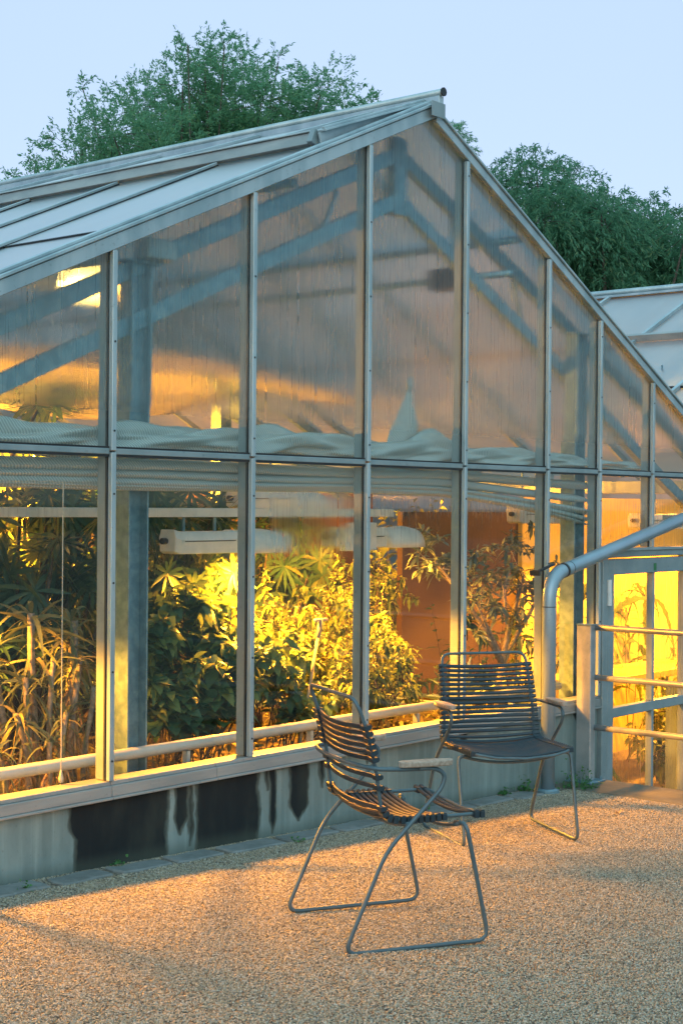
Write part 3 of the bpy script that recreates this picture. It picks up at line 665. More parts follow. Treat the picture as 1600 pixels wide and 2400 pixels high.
m_ = MB(); m_.tube([(0, 0, -.005), (0, 0, .018), (0, 0, .04), (0, 0, .062), (0, 0, .075)], [.010, .024, .020, .012, .005], 12); m_.build('pulley', M['paint_frame'], hk, smooth=True)
sl = thing('shade_screen', 'silver screen cloth folded in rolls below the transom with a drooping right end', 'shade screen', (0, 0, 0))
def droop(x, d): return d*max(0, (x-2.35)/1.65)**1.35
for i, (z0, d, rz_, xe) in enumerate(((1.628, .03, .026, 3.98), (1.588, .085, .022, 3.96), (1.560, .135, .018, 4.03), (1.545, .165, .015, 4.02), (1.538, .185, .012, 3.97))):
    V, F = bundle(XE+.15, xe, lambda x, z0=z0, d=d: z0-droop(x, d)+.004*math.sin(3*x+i), lambda x: .045-.004*i, lambda x, r0=rz_: r0, .125+.006*i, 20+i, 110, 18, 1.2, .16)
    np_obj('fold', V, F, M['screen'], sl, True)
cs = thing('ceiling_screen', 'pale sagging ceiling cloth glowing orange behind the misted upper panes', 'ceiling screen', (0, 0, 0))
V = []; F = []; nx, ny = 46, 40
for j in range(ny+1):
    for i in range(nx+1):
        x = -1.6+6.0*i/nx; y = 2.15+4.6*j/ny
        V.append((x, y, 2.34+.10*math.sin(y*2.4+.6*math.sin(x*.9))+.05*math.sin(x*1.7+y)+.02*math.sin(9*y+x)-.05*abs(x-1.6)*.4))
for j in range(ny):
    for i in range(nx): F.append((j*(nx+1)+i, j*(nx+1)+i+1, (j+1)*(nx+1)+i+1, (j+1)*(nx+1)+i))
o = mesh_obj('cloth', V, F, M['ceil_cloth'], cs, True); md = o.modifiers.new('solid', 'SOLIDIFY'); md.thickness = .004
# hanging cord in the left bay
cd = thing('pull_cord', 'thin pale cord hanging inside the leftmost pane', 'cord', (-.175, .085, .352))
MB().tube([(0, 0, .02), (0, 0, 1.2)], .0022, 6).build('cord', M['cord'], cd); MB().tube([(0, 0, 0), (0, 0, .018), (0, 0, .035), (0, 0, .05)], [.009, .010, .006, .003], 8).build('weight', M['cord'], cd, smooth=True)
# pole with a T handle
pl = thing('tool_pole', 'slim T handled pole leaning among the yellow leaves in the third bay', 'tool pole', (1.62, .42, .20))
a_, b_ = Vector((0, 0, 0)), Vector((.38, .18, .66))
MB().tube([a_, a_.lerp(b_, .90)], .009, 8).build('shaft', M['pole'], pl, smooth=True); MB().tube([a_.lerp(b_, .86), b_], .013, 8).build('grip', M['pole'], pl, smooth=True)
MB().tube([b_+Vector((-.05, .0, .0)), b_+Vector((.05, 0, .0))], .009, 8).build('handle', M['cord'], pl, smooth=True)
# potting bench, sign and radio seen through the door
bn = thing('bench', 'pale potting bench behind the door', 'bench', (7.1, 1.75, -.80))
MB().box(-.9, 1.3, -.25, .25, .84, .90).build('bench_top', M['cream_wall'], bn, bevel=.005)
for sx_ in (-.85, 1.22):
    for sy_ in (-.2, .2): MB().box(sx_-.025, sx_+.025, sy_-.025, sy_+.025, 0, .839).build('leg', M['galv'], bn)
sg = thing('sign', 'small purple sign with two pale lines behind the door glass', 'sign', (5.98, .58, .36))
MB().box(-.005, .30, -.006, .006, .02, .145).build('sign_board', M['sign'], sg, bevel=.002)
m_ = MB(); xx = .02
for row in (.095, .055):
    xx = .02
    for wd in (.012, .010, .012, .009, 0, .012, .010, .012, .009, .012, 0, .010, .012, .012):
        if wd: m_.box(xx, xx+wd, -.0085, -.0065, row, row+.017)
        xx += .017
m_.build('lettering', M['sign_text'], sg)
MB().box(.016, .024, -.003, .003, -.19, .02).build('stake', M['cord'], sg)

# ------------------------------------------------------------------ foliage tools
def unit(a): return a/np.maximum(np.linalg.norm(a, axis=1, keepdims=True), 1e-9)
def leaves(P, D, L, W, droop=.3, segs=3, shape='ovate', fold=.25, N=None):
    P = np.asarray(P, float); n = len(P); D = unit(np.asarray(D, float)); L = np.broadcast_to(L, n).astype(float); W = np.broadcast_to(W, n).astype(float)
    if N is None: N = np.tile([0, 0, 1.], (n, 1))+rng.normal(0, .35, (n, 3))
    S = unit(np.cross(D, N)); N = unit(np.cross(S, D)); t = np.linspace(0, 1, segs+1)
    if shape == 'ovate': pf = np.sin(np.pi*np.clip(t, .04, .985)**.75)
    elif shape == 'strap': pf = np.minimum(1, t*5+.35)*(1-t**3)+.03
    elif shape == 'serrate': pf = np.sin(np.pi*np.clip(t, .05, .98)**.7)*np.where(np.arange(segs+1) % 2 == 0, .68, 1.12)
    else: pf = np.sin(np.pi*np.clip(t, .06, .97))
    T = t[None, :, None]
    dz = np.zeros((n, segs+1, 3)); dr = np.broadcast_to(droop, n)[:, None]
    dz[:, :, 2] = -dr*L[:, None]*(t[None, :]**2)
    C = P[:, None, :]+D[:, None, :]*L[:, None, None]*T*(1-.25*dr[:, :, None]*T)+dz
    wv = (W[:, None]*pf[None, :]/2)[:, :, None]
    V = np.stack([C-S[:, None, :]*wv+N[:, None, :]*wv*fold, C, C+S[:, None, :]*wv+N[:, None, :]*wv*fold], 2)   # n, segs+1, 3, 3
    V = V.reshape(n, -1, 3); k = (segs+1)*3
    base = []
    for i in range(segs):
        for c in range(2): base.append((i*3+c, i*3+c+1, (i+1)*3+c+1, (i+1)*3+c))
    F = (np.arange(n)[:, None, None]*k+np.array(base)[None]).reshape(-1, 4)
    return V.reshape(-1, 3), F
class Leafset:
    def __init__(s): s.V = []; s.F = []; s.n = 0
    def add(s, V, F): s.V.append(V); s.F.append(F+s.n); s.n += len(V)
    def build(s, name, mat, parent): return np_obj(name, np.concatenate(s.V), np.concatenate(s.F), mat, parent)
def rnd_dir(n, up=0., flat=1.):
    d = rng.normal(0, 1, (n, 3)); d[:, 2] = d[:, 2]*flat+up; return unit(d)
def rel(t): return Vector(t.location)

def strap_plant(loc, label, stems, dead=True):
    """thin canes topped by rosettes of long drooping leaves; old leaves hang below"""
    t = thing('strap_leaf_plant', label, 'plant', loc); ls = Leafset(); dl = Leafset(); st = MB(); o = np.array(loc)
    for (x, y, z, s) in stems:
        tip = np.array((x, y, z))-o; base = np.array((tip[0]*.55+rng.uniform(-.03, .03), tip[1]*.6, 0.))
        pts = [base+(tip-base)*q+np.array((.015*math.sin(5*q+x*9), .012*math.cos(4*q), 0)) for q in np.linspace(0, 1, 7)]
        st.tube(pts, [.011*s+.004]*7, 6)
        n = int(24*s); q = rng.uniform(.84, 1.0, n)**1; Pp = np.array([base+(tip-base)*u for u in q])
        D = rnd_dir(n, .55, .5); ls.add(*leaves(Pp, D, rng.uniform(.16, .26, n)*s, rng.uniform(.014, .021, n)*s, rng.uniform(.25, .75, n), 6, 'strap', .2))
        n = int(11*s); q = rng.uniform(.6, .84, n); Pp = np.array([base+(tip-base)*u for u in q]); D = rnd_dir(n, -.1, .5)
        ls.add(*leaves(Pp, D, rng.uniform(.12, .2, n)*s, rng.uniform(.010, .015, n)*s, rng.uniform(.7, 1.4, n), 6, 'strap', .2))
        if dead:
            n = int(24*s); q = rng.uniform(.12, .62, n); Pp = np.array([base+(tip-base)*u for u in q]); D = rnd_dir(n, -1.6, .6)
            dl.add(*leaves(Pp, D, rng.uniform(.07, .17, n)*s, rng.uniform(.006, .013, n)*s, rng.uniform(.3, .9, n), 4, 'strap', .8))
    st.build('stem', M['pale_bark'], t, smooth=True); ls.build('foliage', M['leaf_strap'], t)
    if dead: dl.build('dead_leaves', M['dead_leaf'], t)
    return t
strap_plant((.08, .55, .19), 'slender plant with drooping strap leaves and hanging dead leaves in the left pane',
            [(.08, .60, .99, 1.25), (-.02, .72, .80, 1.1), (.02, .55, .72, .9), (.12, .50, .80, .8)])
strap_plant((.28, .55, .19), 'second strap leaved plant leaning right beside the first cane',
            [(.30, .60, .95, 1.15), (.25, .50, .79, .9), (.33, .66, .84, .9), (.31, .48, .66, .75)])
strap_plant((.02, .42, .19), 'low yellowish strap leaved plant near the sill in the left pane',
            [(-.07, .50, .58, .9), (.14, .44, .57, .8), (-.22, .46, .44, .8), (.03, .40, .46, .7)])
strap_plant((-.45, .7, .19), 'strap leaved plant at the far left edge of the glass', [(-.45, .75, 1.0, 1.1), (-.6, .6, .7, .9), (-.35, .6, .62, .8)])

def umbrella_tree(loc, label, heads, leaf=(.15, .24), mat='leaf_dark', trunkr=.02, wd=(.022, .034)):
    """rosettes of long leaflets radiating from branch ends"""
    t = thing('umbrella_tree', label, 'tree', loc); ls = Leafset(); st = MB(); o = np.array(loc)
    for (x, y, z) in heads:
        c = np.array((x, y, z))-o
        base = np.array((c[0]*.35, c[1]*.35, 0)); mid = base*.5+c*.5+np.array((0, 0, -.05))
        st.tube([base, mid, c], [trunkr, trunkr*.7, trunkr*.4], 6)
        for k in range(3):
            cc = c+rng.normal(0, .055, 3); ax = rnd_dir(1, .5, .7)[0]
            n = rng.integers(11, 16); a = rng.uniform(0, 6.28)+np.arange(n)*2*math.pi/n
            u = np.cross(ax, [.3, .2, .9]); u /= np.linalg.norm(u); v = np.cross(ax, u)
            D = np.cos(a)[:, None]*u+np.sin(a)[:, None]*v+ax*rng.uniform(-.1, .45, n)[:, None]
            ls.add(*leaves(np.tile(cc, (n, 1)), D, rng.uniform(leaf[0], leaf[1], n), rng.uniform(*wd, n), rng.uniform(.05, .4, n), 4, 'lance', .25, np.tile(ax, (n, 1))))
    st.build('trunk', M['bark'], t, smooth=True); ls.build('foliage', M[mat], t); return t
def heads(x0, x1, y0, y1, z0, z1, n): return [(rng.uniform(x0, x1), rng.uniform(y0, y1), rng.uniform(z0, z1)) for _ in range(n)]
umbrella_tree((.55, 1.4, .19), 'dark umbrella leaved tree filling the left pane behind the cane plants', heads(.25, 1.15, 1.0, 1.8, .62, 1.52, 46), (.15, .25))
umbrella_tree((1.55, 1.75, .19), 'dark umbrella leaved tree behind the hanging lamp', heads(1.2, 2.4, 1.5, 2.0, .6, 1.55, 40), (.15, .25))
umbrella_tree((-.6, 1.5, .19), 'dark umbrella leaved tree at the left picture edge', heads(-1.2, .15, 1.1, 1.9, .4, 1.55, 40), (.15, .24))
umbrella_tree((1.48, 1.12, .19), 'bright umbrella leaved shrub right under the lamp', [(1.60, 1.10, 1.13), (1.68, 1.05, 1.08), (1.32, 1.0, 1.04), (1.72, 1.15, 1.16), (1.55, 1.15, 1.0), (1.66, 1.0, .98)], (.11, .17), 'leaf_shrub', .012, (.022, .032))
umbrella_tree((.9, 4.2, .19), 'tall dark tree on the second bed', heads(-.8, 3.2, 3.2, 5.4, .5, 2.1, 90), (.20, .32), 'leaf_dark', .025, (.035, .05))
umbrella_tree((3.9, 5.6, -.79), 'tall leafy tree in the depth of the greenhouse', heads(2.5, 5.2, 4.4, 6.5, .2, 1.9, 70), (.2, .34), 'leaf_shrub', .025, (.035, .05))

def shrub(name, loc, label, blobs, n, L, W, shape, mat, segs=3, droop=(.2, .7), up=.25, per=18, fold=.25, cat='shrub'):
    """many shoots rising from the base, each set with leaves that shrink towards its tip"""
    t = thing(name, label, cat, loc); o = np.array(loc); ls = Leafset(); st = MB()
    bw = np.array([b[3]**2 for b in blobs]); bw = bw/bw.sum()
    for b, w_ in zip(blobs, bw):
        c = np.array(b[:3])-o; r = b[3]
        for _ in range(max(4, int(n*w_/per))):
            d = rnd_dir(1, .25, .9)[0]; tip = c+d*r*rng.uniform(.5, 1.12)+np.array((0, 0, r*.25*rng.uniform(-.5, 1.)))
            root = np.array((c[0]*.55+rng.normal(0, .04), c[1]*.55+rng.normal(0, .03), 0.)) if rng.uniform() < .5 else c-d*r*.2+rng.normal(0, .03, 3)
            mid = root*.4+tip*.6+rng.normal(0, .03, 3)+np.array((0, 0, .03))
            bez = lambda u: root*(1-u)**2+2*mid*u*(1-u)+tip*u*u
            st.tube([bez(u) for u in (0, .35, .7, 1)], [.005, .004, .003, .0015], 4, cap=False)
            k = int(per*rng.uniform(.7, 1.3)); u = np.clip(np.linspace(.42, 1.0, k)+rng.normal(0, .012, k), 0, 1)
            P = np.array([bez(q) for q in u]); ax = unit((tip-mid)[None])[0]
            s1 = np.cross(ax, (.31, .22, .92)); s1 /= np.linalg.norm(s1); s2 = np.cross(ax, s1); an = rng.uniform(0, 6)+np.arange(k)*2.4
            D = np.cos(an)[:, None]*s1+np.sin(an)[:, None]*s2+ax*rng.uniform(.15, .8, k)[:, None]+np.array((0, 0, up*.6))
            sc = (1.12-.62*(u-.42)/.58)
            ls.add(*leaves(P, D, rng.uniform(*L, k)*sc, rng.uniform(*W, k)*sc, rng.uniform(*droop, k), segs, shape, fold))
    st.build('stem', M['bark'], t, smooth=True); ls.build('foliage', M[mat], t); return t
shrub('broadleaf_shrub', (1.0, .68, .19), 'broad leaved green shrub filling the second pane under the lamp',
      [(.80, .70, .78, .20), (1.05, .80, .86, .22), (1.30, .85, .86, .22), (1.42, .68, .70, .22), (.95, .60, .58, .22), (1.22, .55, .58, .22), (.74, .60, .60, .14), (1.48, .9, .92, .16)], 1900, (.085, .15), (.06, .10), 'ovate', 'leaf_shrub', 4, (.15, .6))
shrub('broadleaf_shrub', (1.75, .62, .19), 'broad leaved shrub with dull leaves low in the third pane',
      [(1.62, .60, .62, .18), (1.80, .66, .60, .17), (1.72, .52, .46, .17), (1.95, .60, .45, .14)], 650, (.07, .115), (.045, .07), 'ovate', 'leaf_shrub', 4)
shrub('nettle_shrub', (2.15, 1.05, .19), 'bright yellow green nettle leaved shrub in the third pane',
      [(1.85, 1.05, .80, .22), (2.10, 1.15, .82, .24), (2.35, 1.1, .78, .24), (2.10, .85, .62, .24), (2.40, .85, .60, .22), (2.25, .62, .45, .2)], 2300, (.06, .10), (.022, .036), 'serrate', 'leaf_nettle', 7, (.2, .8))
shrub('nettle_shrub', (2.95, 1.05, .19), 'green nettle leaved shrub in the fourth pane left of the grey shrub',
      [(2.75, 1.1, .82, .22), (3.0, 1.15, .80, .22), (3.20, 1.1, .66, .2), (2.80, .85, .60, .22), (3.0, .8, .42, .2), (2.65, .7, .42, .18)], 1700, (.055, .095), (.022, .036), 'serrate', 'leaf_nettle', 7, (.2, .8))
shrub('fern', (3.5, 2.02, -.0), 'arching fern fronds behind the third pane', [(3.45, 2.0, .80, .20), (3.45, 2.0, .55, .2)], 60, (.28, .42), (.05, .08), 'serrate', 'leaf_fern', 13, (.6, 1.2), .8, 8, cat='fern')
shrub('broadleaf_shrub', (4.55, 2.2, -.79), 'orange lit shrub in front of the brown partition', [(4.3, 2.1, .3, .35), (4.7, 2.2, .1, .4), (4.2, 2.0, -.2, .35)], 700, (.09, .15), (.05, .08), 'ovate', 'leaf_shrub', 3)
shrub('broadleaf_shrub', (5.5, 1.9, -.79), 'dark shrub by the foot of the brown partition', [(5.3, 1.9, .1, .35), (5.8, 2.0, .0, .35), (5.6, 1.8, .45, .3), (5.0, 1.8, .55, .3)], 700, (.09, .15), (.04, .06), 'ovate', 'leaf_dark', 3)
shrub('broadleaf_shrub', (7.4, 1.2, -.79), 'yellow lit leafy shrub low behind the door', [(6.6, 1.1, -.15, .32), (7.2, 1.2, -.2, .35), (7.8, 1.3, -.1, .35), (6.3, .9, -.4, .3)], 1300, (.09, .15), (.05, .08), 'ovate', 'leaf_nettle', 3)
shrub('fern', (7.3, 2.1, -.79), 'arching bright fronds in front of the cream wall', [(7.3, 2.15, .55, .25), (8.4, 2.1, .5, .3)], 70, (.35, .55), (.05, .08), 'serrate', 'leaf_fern', 13, (.5, 1.2), .8, cat='fern')
shrub('fern', (4.75, .55, -.79), 'dark low fern just inside the door', [(4.8, .6, -.35, .2)], 60, (.25, .4), (.05, .07), 'serrate', 'leaf_fern', 11, (.5, 1.1), .8, cat='fern')
shrub('broadleaf_shrub', (7.6, 4.2, -.79), 'orange lit bushes deep inside behind the third pane', [(6.4, 3.6, .5, .7), (7.4, 4.2, .7, .8), (8.4, 5.0, .6, .8), (7.0, 3.9, -.1, .7), (8.6, 4.8, -.2, .8), (9.6, 5.6, .8, .8)], 2600, (.14, .24), (.06, .10), 'ovate', 'leaf_nettle', 3)
shrub('broadleaf_shrub', (6.0, 6.2, -.79), 'dark tall bushes at the back of the greenhouse', [(4.8, 6.4, .4, .9), (5.8, 6.8, .8, .9), (6.9, 6.6, .7, .9), (6.2, 6.2, -.1, .8), (8.0, 7.6, .9, .9), (4.2, 7.4, .9, .9)], 2600, (.16, .26), (.07, .11), 'ovate', 'leaf_shrub', 3)
shrub('nettle_shrub', (3.75, 1.72, -.79), 'tall amber lit nettle leaved shrub between the hanging lamp and the brown partition', [(3.55, 1.7, .95, .22), (3.85, 1.75, 1.02, .22), (4.1, 1.8, .85, .22), (3.5, 1.65, .65, .24), (3.9, 1.7, .5, .25), (3.7, 1.7, .2, .25)], 1700, (.06, .10), (.024, .038), 'serrate', 'leaf_nettle', 7, (.2, .8))
umbrella_tree((3.0, 2.45, -.79), 'dark umbrella leaved tree behind the third pane shrub', heads(2.3, 4.1, 2.2, 2.8, .75, 1.5, 34), (.14, .22), 'leaf_shrub', .015, (.022, .034))
# grey leaved shrub with a bare forked trunk
def grey_shrub():
    loc = (4.27, 1.02, .10); t = thing('rhododendron', 'grey leaved shrub on a bare forked trunk in the fifth pane', 'shrub', loc); o = np.array(loc); st = MB(); ls = Leafset()
    fork = np.array((4.30, 1.0, .42)); limbs = [((4.37, 1.0, .66), (4.30, 1.0, .95)), ((4.17, 1.0, .62), (3.95, 1.0, .9)), ((4.66, 1.02, .74), (4.90, 1.05, .98)), ((4.45, 1.0, .8), (4.55, 1.0, 1.0)), ((3.9, 1.0, .85), (3.55, 1.0, 1.12))]
    st.tube([np.array(loc)-o, fork-o], [.028, .024], 8)
    tips = []
    for a, b in limbs:
        a, b = np.array(a), np.array(b); st.tube([fork-o, (fork+a)/2-o+np.array((0, 0, .02)), a-o, b-o], [.020, .016, .014, .007], 7)
        for k in range(13):
            s = a+(b-a)*rng.uniform(.3, 1); e = s+rnd_dir(1, .35, .7)[0]*rng.uniform(.10, .26); st.tube([s-o, e-o], [.005, .003], 5); tips.append(e-o)
    for e in [(3.45, 1, 1.20), (3.62, 1.05, 1.22), (4.1, 1, 1.16), (4.0, 1.05, 1.08), (4.72, 1.1, 1.2), (4.85, 1.1, 1.1), (4.62, 1.05, 1.28)]: tips += [np.array(e)-o+rng.normal(0, .05, 3) for _ in range(3)]
    for e in tips:
        n = rng.integers(10, 17); D = rnd_dir(n, .1, .6); P = e+rng.normal(0, .014, (n, 3)); ls.add(*leaves(P, D, rng.uniform(.06, .105, n), rng.uniform(.018, .03, n), rng.uniform(.1, .5, n), 3, 'lance', .3))
    st.build('trunk', M['pale_bark'], t, smooth=True); ls.build('foliage', M['leaf_rhodo'], t)
grey_shrub()
def agave(loc, label, n, L, mat):
    t = thing('agave', label, 'plant', loc); a = np.arange(n)*2.4; el = rng.uniform(.25, 1.3, n)
    D = np.stack([np.cos(a)*np.cos(el), np.sin(a)*np.cos(el), np.sin(el)], 1)
    V, F = leaves(np.zeros((n, 3))+np.array((0, 0, .02)), D, rng.uniform(L*.7, L, n), rng.uniform(.04, .055, n), rng.uniform(.0, .35, n), 8, 'strap', .5); np_obj('foliage', V, F, M[mat], t)
    MB().tube([(0, 0, -.04), (0, 0, .05)], [.03, .02], 8).build('stem', M['bark'], t); return t
agave((3.28, .62, .24), 'stiff long leaved rosette plant behind the far chair', 22, .42, 'leaf_rhodo')
agave((3.62, .5, .22), 'small rosette plant by the right end of the bed', 16, .28, 'leaf_strap')
# low cover along the glass
n = 2600; P = np.stack([rng.uniform(XE+.2, 3.7, n), .20+rng.uniform(0, 1, n)**2*1.3, np.full(n, .18)+rng.uniform(0, .10, n)], 1)
V, F = leaves(P, rnd_dir(n, .7, .6), rng.uniform(.03, .08, n), rng.uniform(.012, .03, n), rng.uniform(.2, .8, n), 3, 'ovate', .3)
tag(np_obj('ground_cover', V, F, M['leaf_cover']), kind='stuff')

# ------------------------------------------------------------------ outside: edging, weeds, slab, railing, downpipe
xs_ = -2.2; k = 0
sl_lab = ['pale flat edging stone at the left picture edge', 'grey edging stone under the left dark stain', 'flat edging stone under the big dark stain', 'lavender grey edging stone below the black wet patch', 'long grey edging stone at the middle of the dark wall', 'thin edging stone under the single drips', 'edging stone below the broad drip', 'edging stone beside the near chair leg', 'mossy edging stone behind the near chair', 'edging stone under the far chair', 'edging stone near the small weed', 'last edging stone before the downpipe']
starts = [(-1.05, -.74), (-.70, -.41), (-.36, -.10), (-.06, .22), (.25, .52), (.56, .90), (.94, 1.28), (1.32, 1.62), (1.66, 2.0), (2.04, 2.36), (2.40, 2.72), (2.76, 2.98)]
for (a, b), lb in zip(starts, sl_lab):
    y1 = -.035+rng.uniform(-.012, .012); y0 = y1-.115-rng.uniform(0, .03); n = 7; top = []; bot = []
    ring = []
    for (x, y) in [(a, y0), (a+(b-a)*.3, y0-.006), (a+(b-a)*.7, y0+.005), (b, y0+.004), (b+.004, (y0+y1)/2), (b-.01, y1), (a+(b-a)*.6, y1+.006), (a+(b-a)*.3, y1-.004), (a+.008, y1), (a-.004, (y0+y1)/2)]:
        ring.append((x+rng.uniform(-.006, .006), y+rng.uniform(-.005, .005)))
    m_ = MB(); N_ = len(ring); V = [(x, y, gz(x)-.03) for x, y in ring]+[(x, y, gz(x)+.010+rng.uniform(-.003, .004)) for x, y in ring]
    m_.add(V, [tuple(range(N_-1, -1, -1)), tuple(range(N_, 2*N_))]+[(i, (i+1) % N_, (i+1) % N_+N_, i+N_) for i in range(N_)])
    tag(m_.build('edging_stone', M['stone'], bevel=.006), lb, 'edging stone', 'flat edging stones along the wall foot')
# loose pebbles over the gravel sheet (uncountable: scattered by geometry nodes)
def pebble_mat():
    n = NT('pebble'); g = n.n('ObjectInfo'); c = n.ramp(g.outputs['Random'], ((0, (.055, .06, .055)), (.14, (.17, .155, .115)), (.36, (.29, .25, .165)), (.58, (.40, .345, .235)), (.74, (.28, .285, .25)), (.9, (.53, .50, .41)), (1, (.25, .17, .095))))
    a = n.noise(260, n.pos(), 3); c = n.mixc(n.math('MULTIPLY', n.step(a, .45, .7), .3), c, (.24, .20, .15)); return n.done(n.bsdf(c, .55, 0, None, .4))
def pebbles():
    xs = [-2.9, -1.4, 0, 1.6, 3.28]; ys = [-4.2, -2.6, -1.3, -.5, -.155]; V = [(x, y, gz(x)+.0015) for y in ys for x in xs]; F = [(j*5+i, j*5+i+1, (j+1)*5+i+1, (j+1)*5+i) for j in range(4) for i in range(4)]
    k = len(V)
    for a, b in ((-2.9, 3.0),): V += [(a, -.034, gz(a)+.001), (b, -.034, gz(b)+.001), (b, -.002, gz(b)+.001), (a, -.002, gz(a)+.001)]; F.append((k, k+1, k+2, k+3))
    o = mesh_obj('loose_pebbles', V, F, pebble_mat()); mt = o.data.materials[0]
    g = bpy.data.node_groups.new('pebble_scatter', 'GeometryNodeTree')
    g.interface.new_socket('Geometry', in_out='INPUT', socket_type='NodeSocketGeometry'); g.interface.new_socket('Geometry', in_out='OUTPUT', socket_type='NodeSocketGeometry')
    N = lambda t: g.nodes.new(t); L = g.links.new
    gi, go = N('NodeGroupInput'), N('NodeGroupOutput')
    d = N('GeometryNodeDistributePointsOnFaces'); d.distribute_method = 'RANDOM'; d.inputs['Density'].default_value = 24000; L(gi.outputs[0], d.inputs['Mesh'])
    ico = N('GeometryNodeMeshIcoSphere'); ico.inputs['Radius'].default_value = .0032; ico.inputs['Subdivisions'].default_value = 2
    sp = N('GeometryNodeSetPosition'); L(ico.outputs[0], sp.inputs[0]); nz_ = N('ShaderNodeTexNoise'); nz_.inputs['Scale'].default_value = 160
    vm = N('ShaderNodeVectorMath'); vm.operation = 'SUBTRACT'; L(nz_.outputs['Color'], vm.inputs[0]); vm.inputs[1].default_value = (.5, .5, .5)
    vs = N('ShaderNodeVectorMath'); vs.operation = 'SCALE'; L(vm.outputs[0], vs.inputs[0]); vs.inputs['Scale'].default_value = .0048; L(vs.outputs[0], sp.inputs['Offset'])
    ins = N('GeometryNodeInstanceOnPoints'); L(d.outputs['Points'], ins.inputs['Points']); sm = N('GeometryNodeSetMaterial'); L(sp.outputs[0], sm.inputs[0]); sm.inputs['Material'].default_value = mt; L(sm.outputs[0], ins.inputs['Instance'])
    r = N('FunctionNodeRandomValue'); r.data_type = 'FLOAT_VECTOR'; r.inputs[0].default_value = (-.5, -.5, 0); r.inputs[1].default_value = (.5, .5, 6.28); L(r.outputs[0], ins.inputs['Rotation'])
    q = N('FunctionNodeRandomValue'); q.data_type = 'FLOAT_VECTOR'; q.inputs[0].default_value = (.55, .55, .40); q.inputs[1].default_value = (1.45, 1.15, .85); q.inputs['Seed'].default_value = 5; L(q.outputs[0], ins.inputs['Scale'])
    L(ins.outputs[0], go.inputs[0])
    m = o.modifiers.new('scatter', 'NODES'); m.node_group = g; tag(o, kind='stuff')
pebbles()
def weed(loc, label, n, L, r):
    t = thing('weed', label, 'weed', loc); P = rng.normal(0, r, (n, 3)); P[:, 2] = np.abs(P[:, 2])*.8; D = rnd_dir(n, .7, .6)
    V, F = leaves(P, D, rng.uniform(L*.6, L, n), rng.uniform(L*.35, L*.55, n), .4, 3, 'ovate', .3); np_obj('foliage', V, F, M['leaf_weed'], t); st = MB()
    for p in P[::4]: st.tube([(p[0]*.2, p[1]*.2, -.005), tuple(p)], .0015, 4)
    st.build('stem', M['leaf_weed'], t)
weed((2.80, -.03, gz(2.8)), 'small bright weed at the foot of the wall', 26, .045, .022)
weed((3.36, -.16, gz(3.36)), 'bushy weed right of the downpipe foot', 150, .03, .055)
weed((3.00, -.02, gz(3.0)), 'weed against the wall left of the downpipe', 60, .04, .04)
weed((2.05, -.06, gz(2.05)), 'tiny weed behind the near chair seat', 16, .035, .02)
weed((.03, -.03, gz(0)), 'tiny weed under the dark stain', 14, .03, .018)
weed((-.52, -.13, gz(-.5)), 'tiny weed between the left edging stones', 16, .03, .02)
weed((.96, -.17, gz(.96)), 'tiny weed beside the near chair rear leg', 12, .025, .015)
# stair edge slab
m_ = MB(); m_.box(3.305, 3.69, -3.4, -.002, -.80, gz(3.5)+.010); tag(m_.build('edge_slab', M['slab'], bevel=.008), 'flat mossy concrete slab at the stair edge under the railing', 'slab')
# steps down to the door
stp = thing('stairs', 'concrete steps hidden behind the railing slab', 'stairs', (4.4, -1.2, -.8))
for i in range(4): MB().box(-.69, .9, -.3*(i+1)-.6, -.3*i-.602, -.0, .16*(i+1)-.02).build('step', M['concrete'], stp)
# railing
ra = thing('railing', 'grey tubular railing with a galvanised post in front of the door', 'railing', (3.56, -.03, gz(3.5)+.010))
z0 = gz(3.5)+.010
m_ = MB(); m_.box(-.033, .033, -.008, .008, .012, .905); m_.box(-.005, .005, .008, .055, .012, .905)
def post(y):
    MB().box(-.028, .028, y-.09, y+.004, .010, .905).build('post', M['rail_steel'], ra, bevel=.003)
    MB().box(-.033, .033, y-.095, y+.009, .9055, .911).build('post_cap', M['galv'], ra)
    MB().box(-.085, .085, y-.13, y+.045, .0, .010).build('base_plate', M['galv'], ra, bevel=.002)
    m_ = MB()
    for sx in (-.06, .06): m_.tube([(sx, y-.112, .010), (sx, y-.112, .03)], .007, 6); m_.tube([(sx, y+.027, .010), (sx, y+.027, .032)], .007, 6)
    m_.build('anchor_bolt', M['galv'], ra)
post(-.01); post(-1.85)
for z in (.772-z0, .483-z0, .193-z0): MB().tube([(0.029, -.03, z), (0.029, -1.84, z), (0.029, -3.2, z)], .0175, 12).build('rail', M['rail_steel'], ra, smooth=True)
# downpipe
DPX, DPZ, DPS = 3.085, 1.083, .204
dp = thing('downpipe', 'grey metal downpipe bending over beside the far chair', 'downpipe', (DPX, -.13, gz(3.1)))
zb = gz(3.1); A = Vector((0, 0, 0)); B = Vector((0, 0, DPZ-zb)); Cc = Vector((2.5, 0, DPZ-zb+2.5*DPS))
P = arc([(0, 0, .005), tuple(B), tuple(Cc)], .14, 10)
MB().tube(P, .039, 20).build('pipe', M['pipe_grey'], dp, smooth=True)
m_ = MB(); m_.tube([(0, 0, 0), (0, 0, .016)], .064, 20); m_.tube([(0, 0, .016), (0, 0, .024)], [.058, .046], 20); m_.build('foot_collar', M['galv'], dp)
m_ = MB(); m_.tube([(0, 0, B.z-.17), (0, 0, B.z-.1655)], .0398, 20); m_.build('seam', M['black'], dp)
dirv = (Cc-B).normalized(); q = B+dirv*.16
MB().tube([q, q+dirv*.006], .0402, 20).build('seam', M['paint_frame'], dp); MB().tube([q+dirv*.05, q+dirv*.054], .0398, 20).build('seam', M['black'], dp)
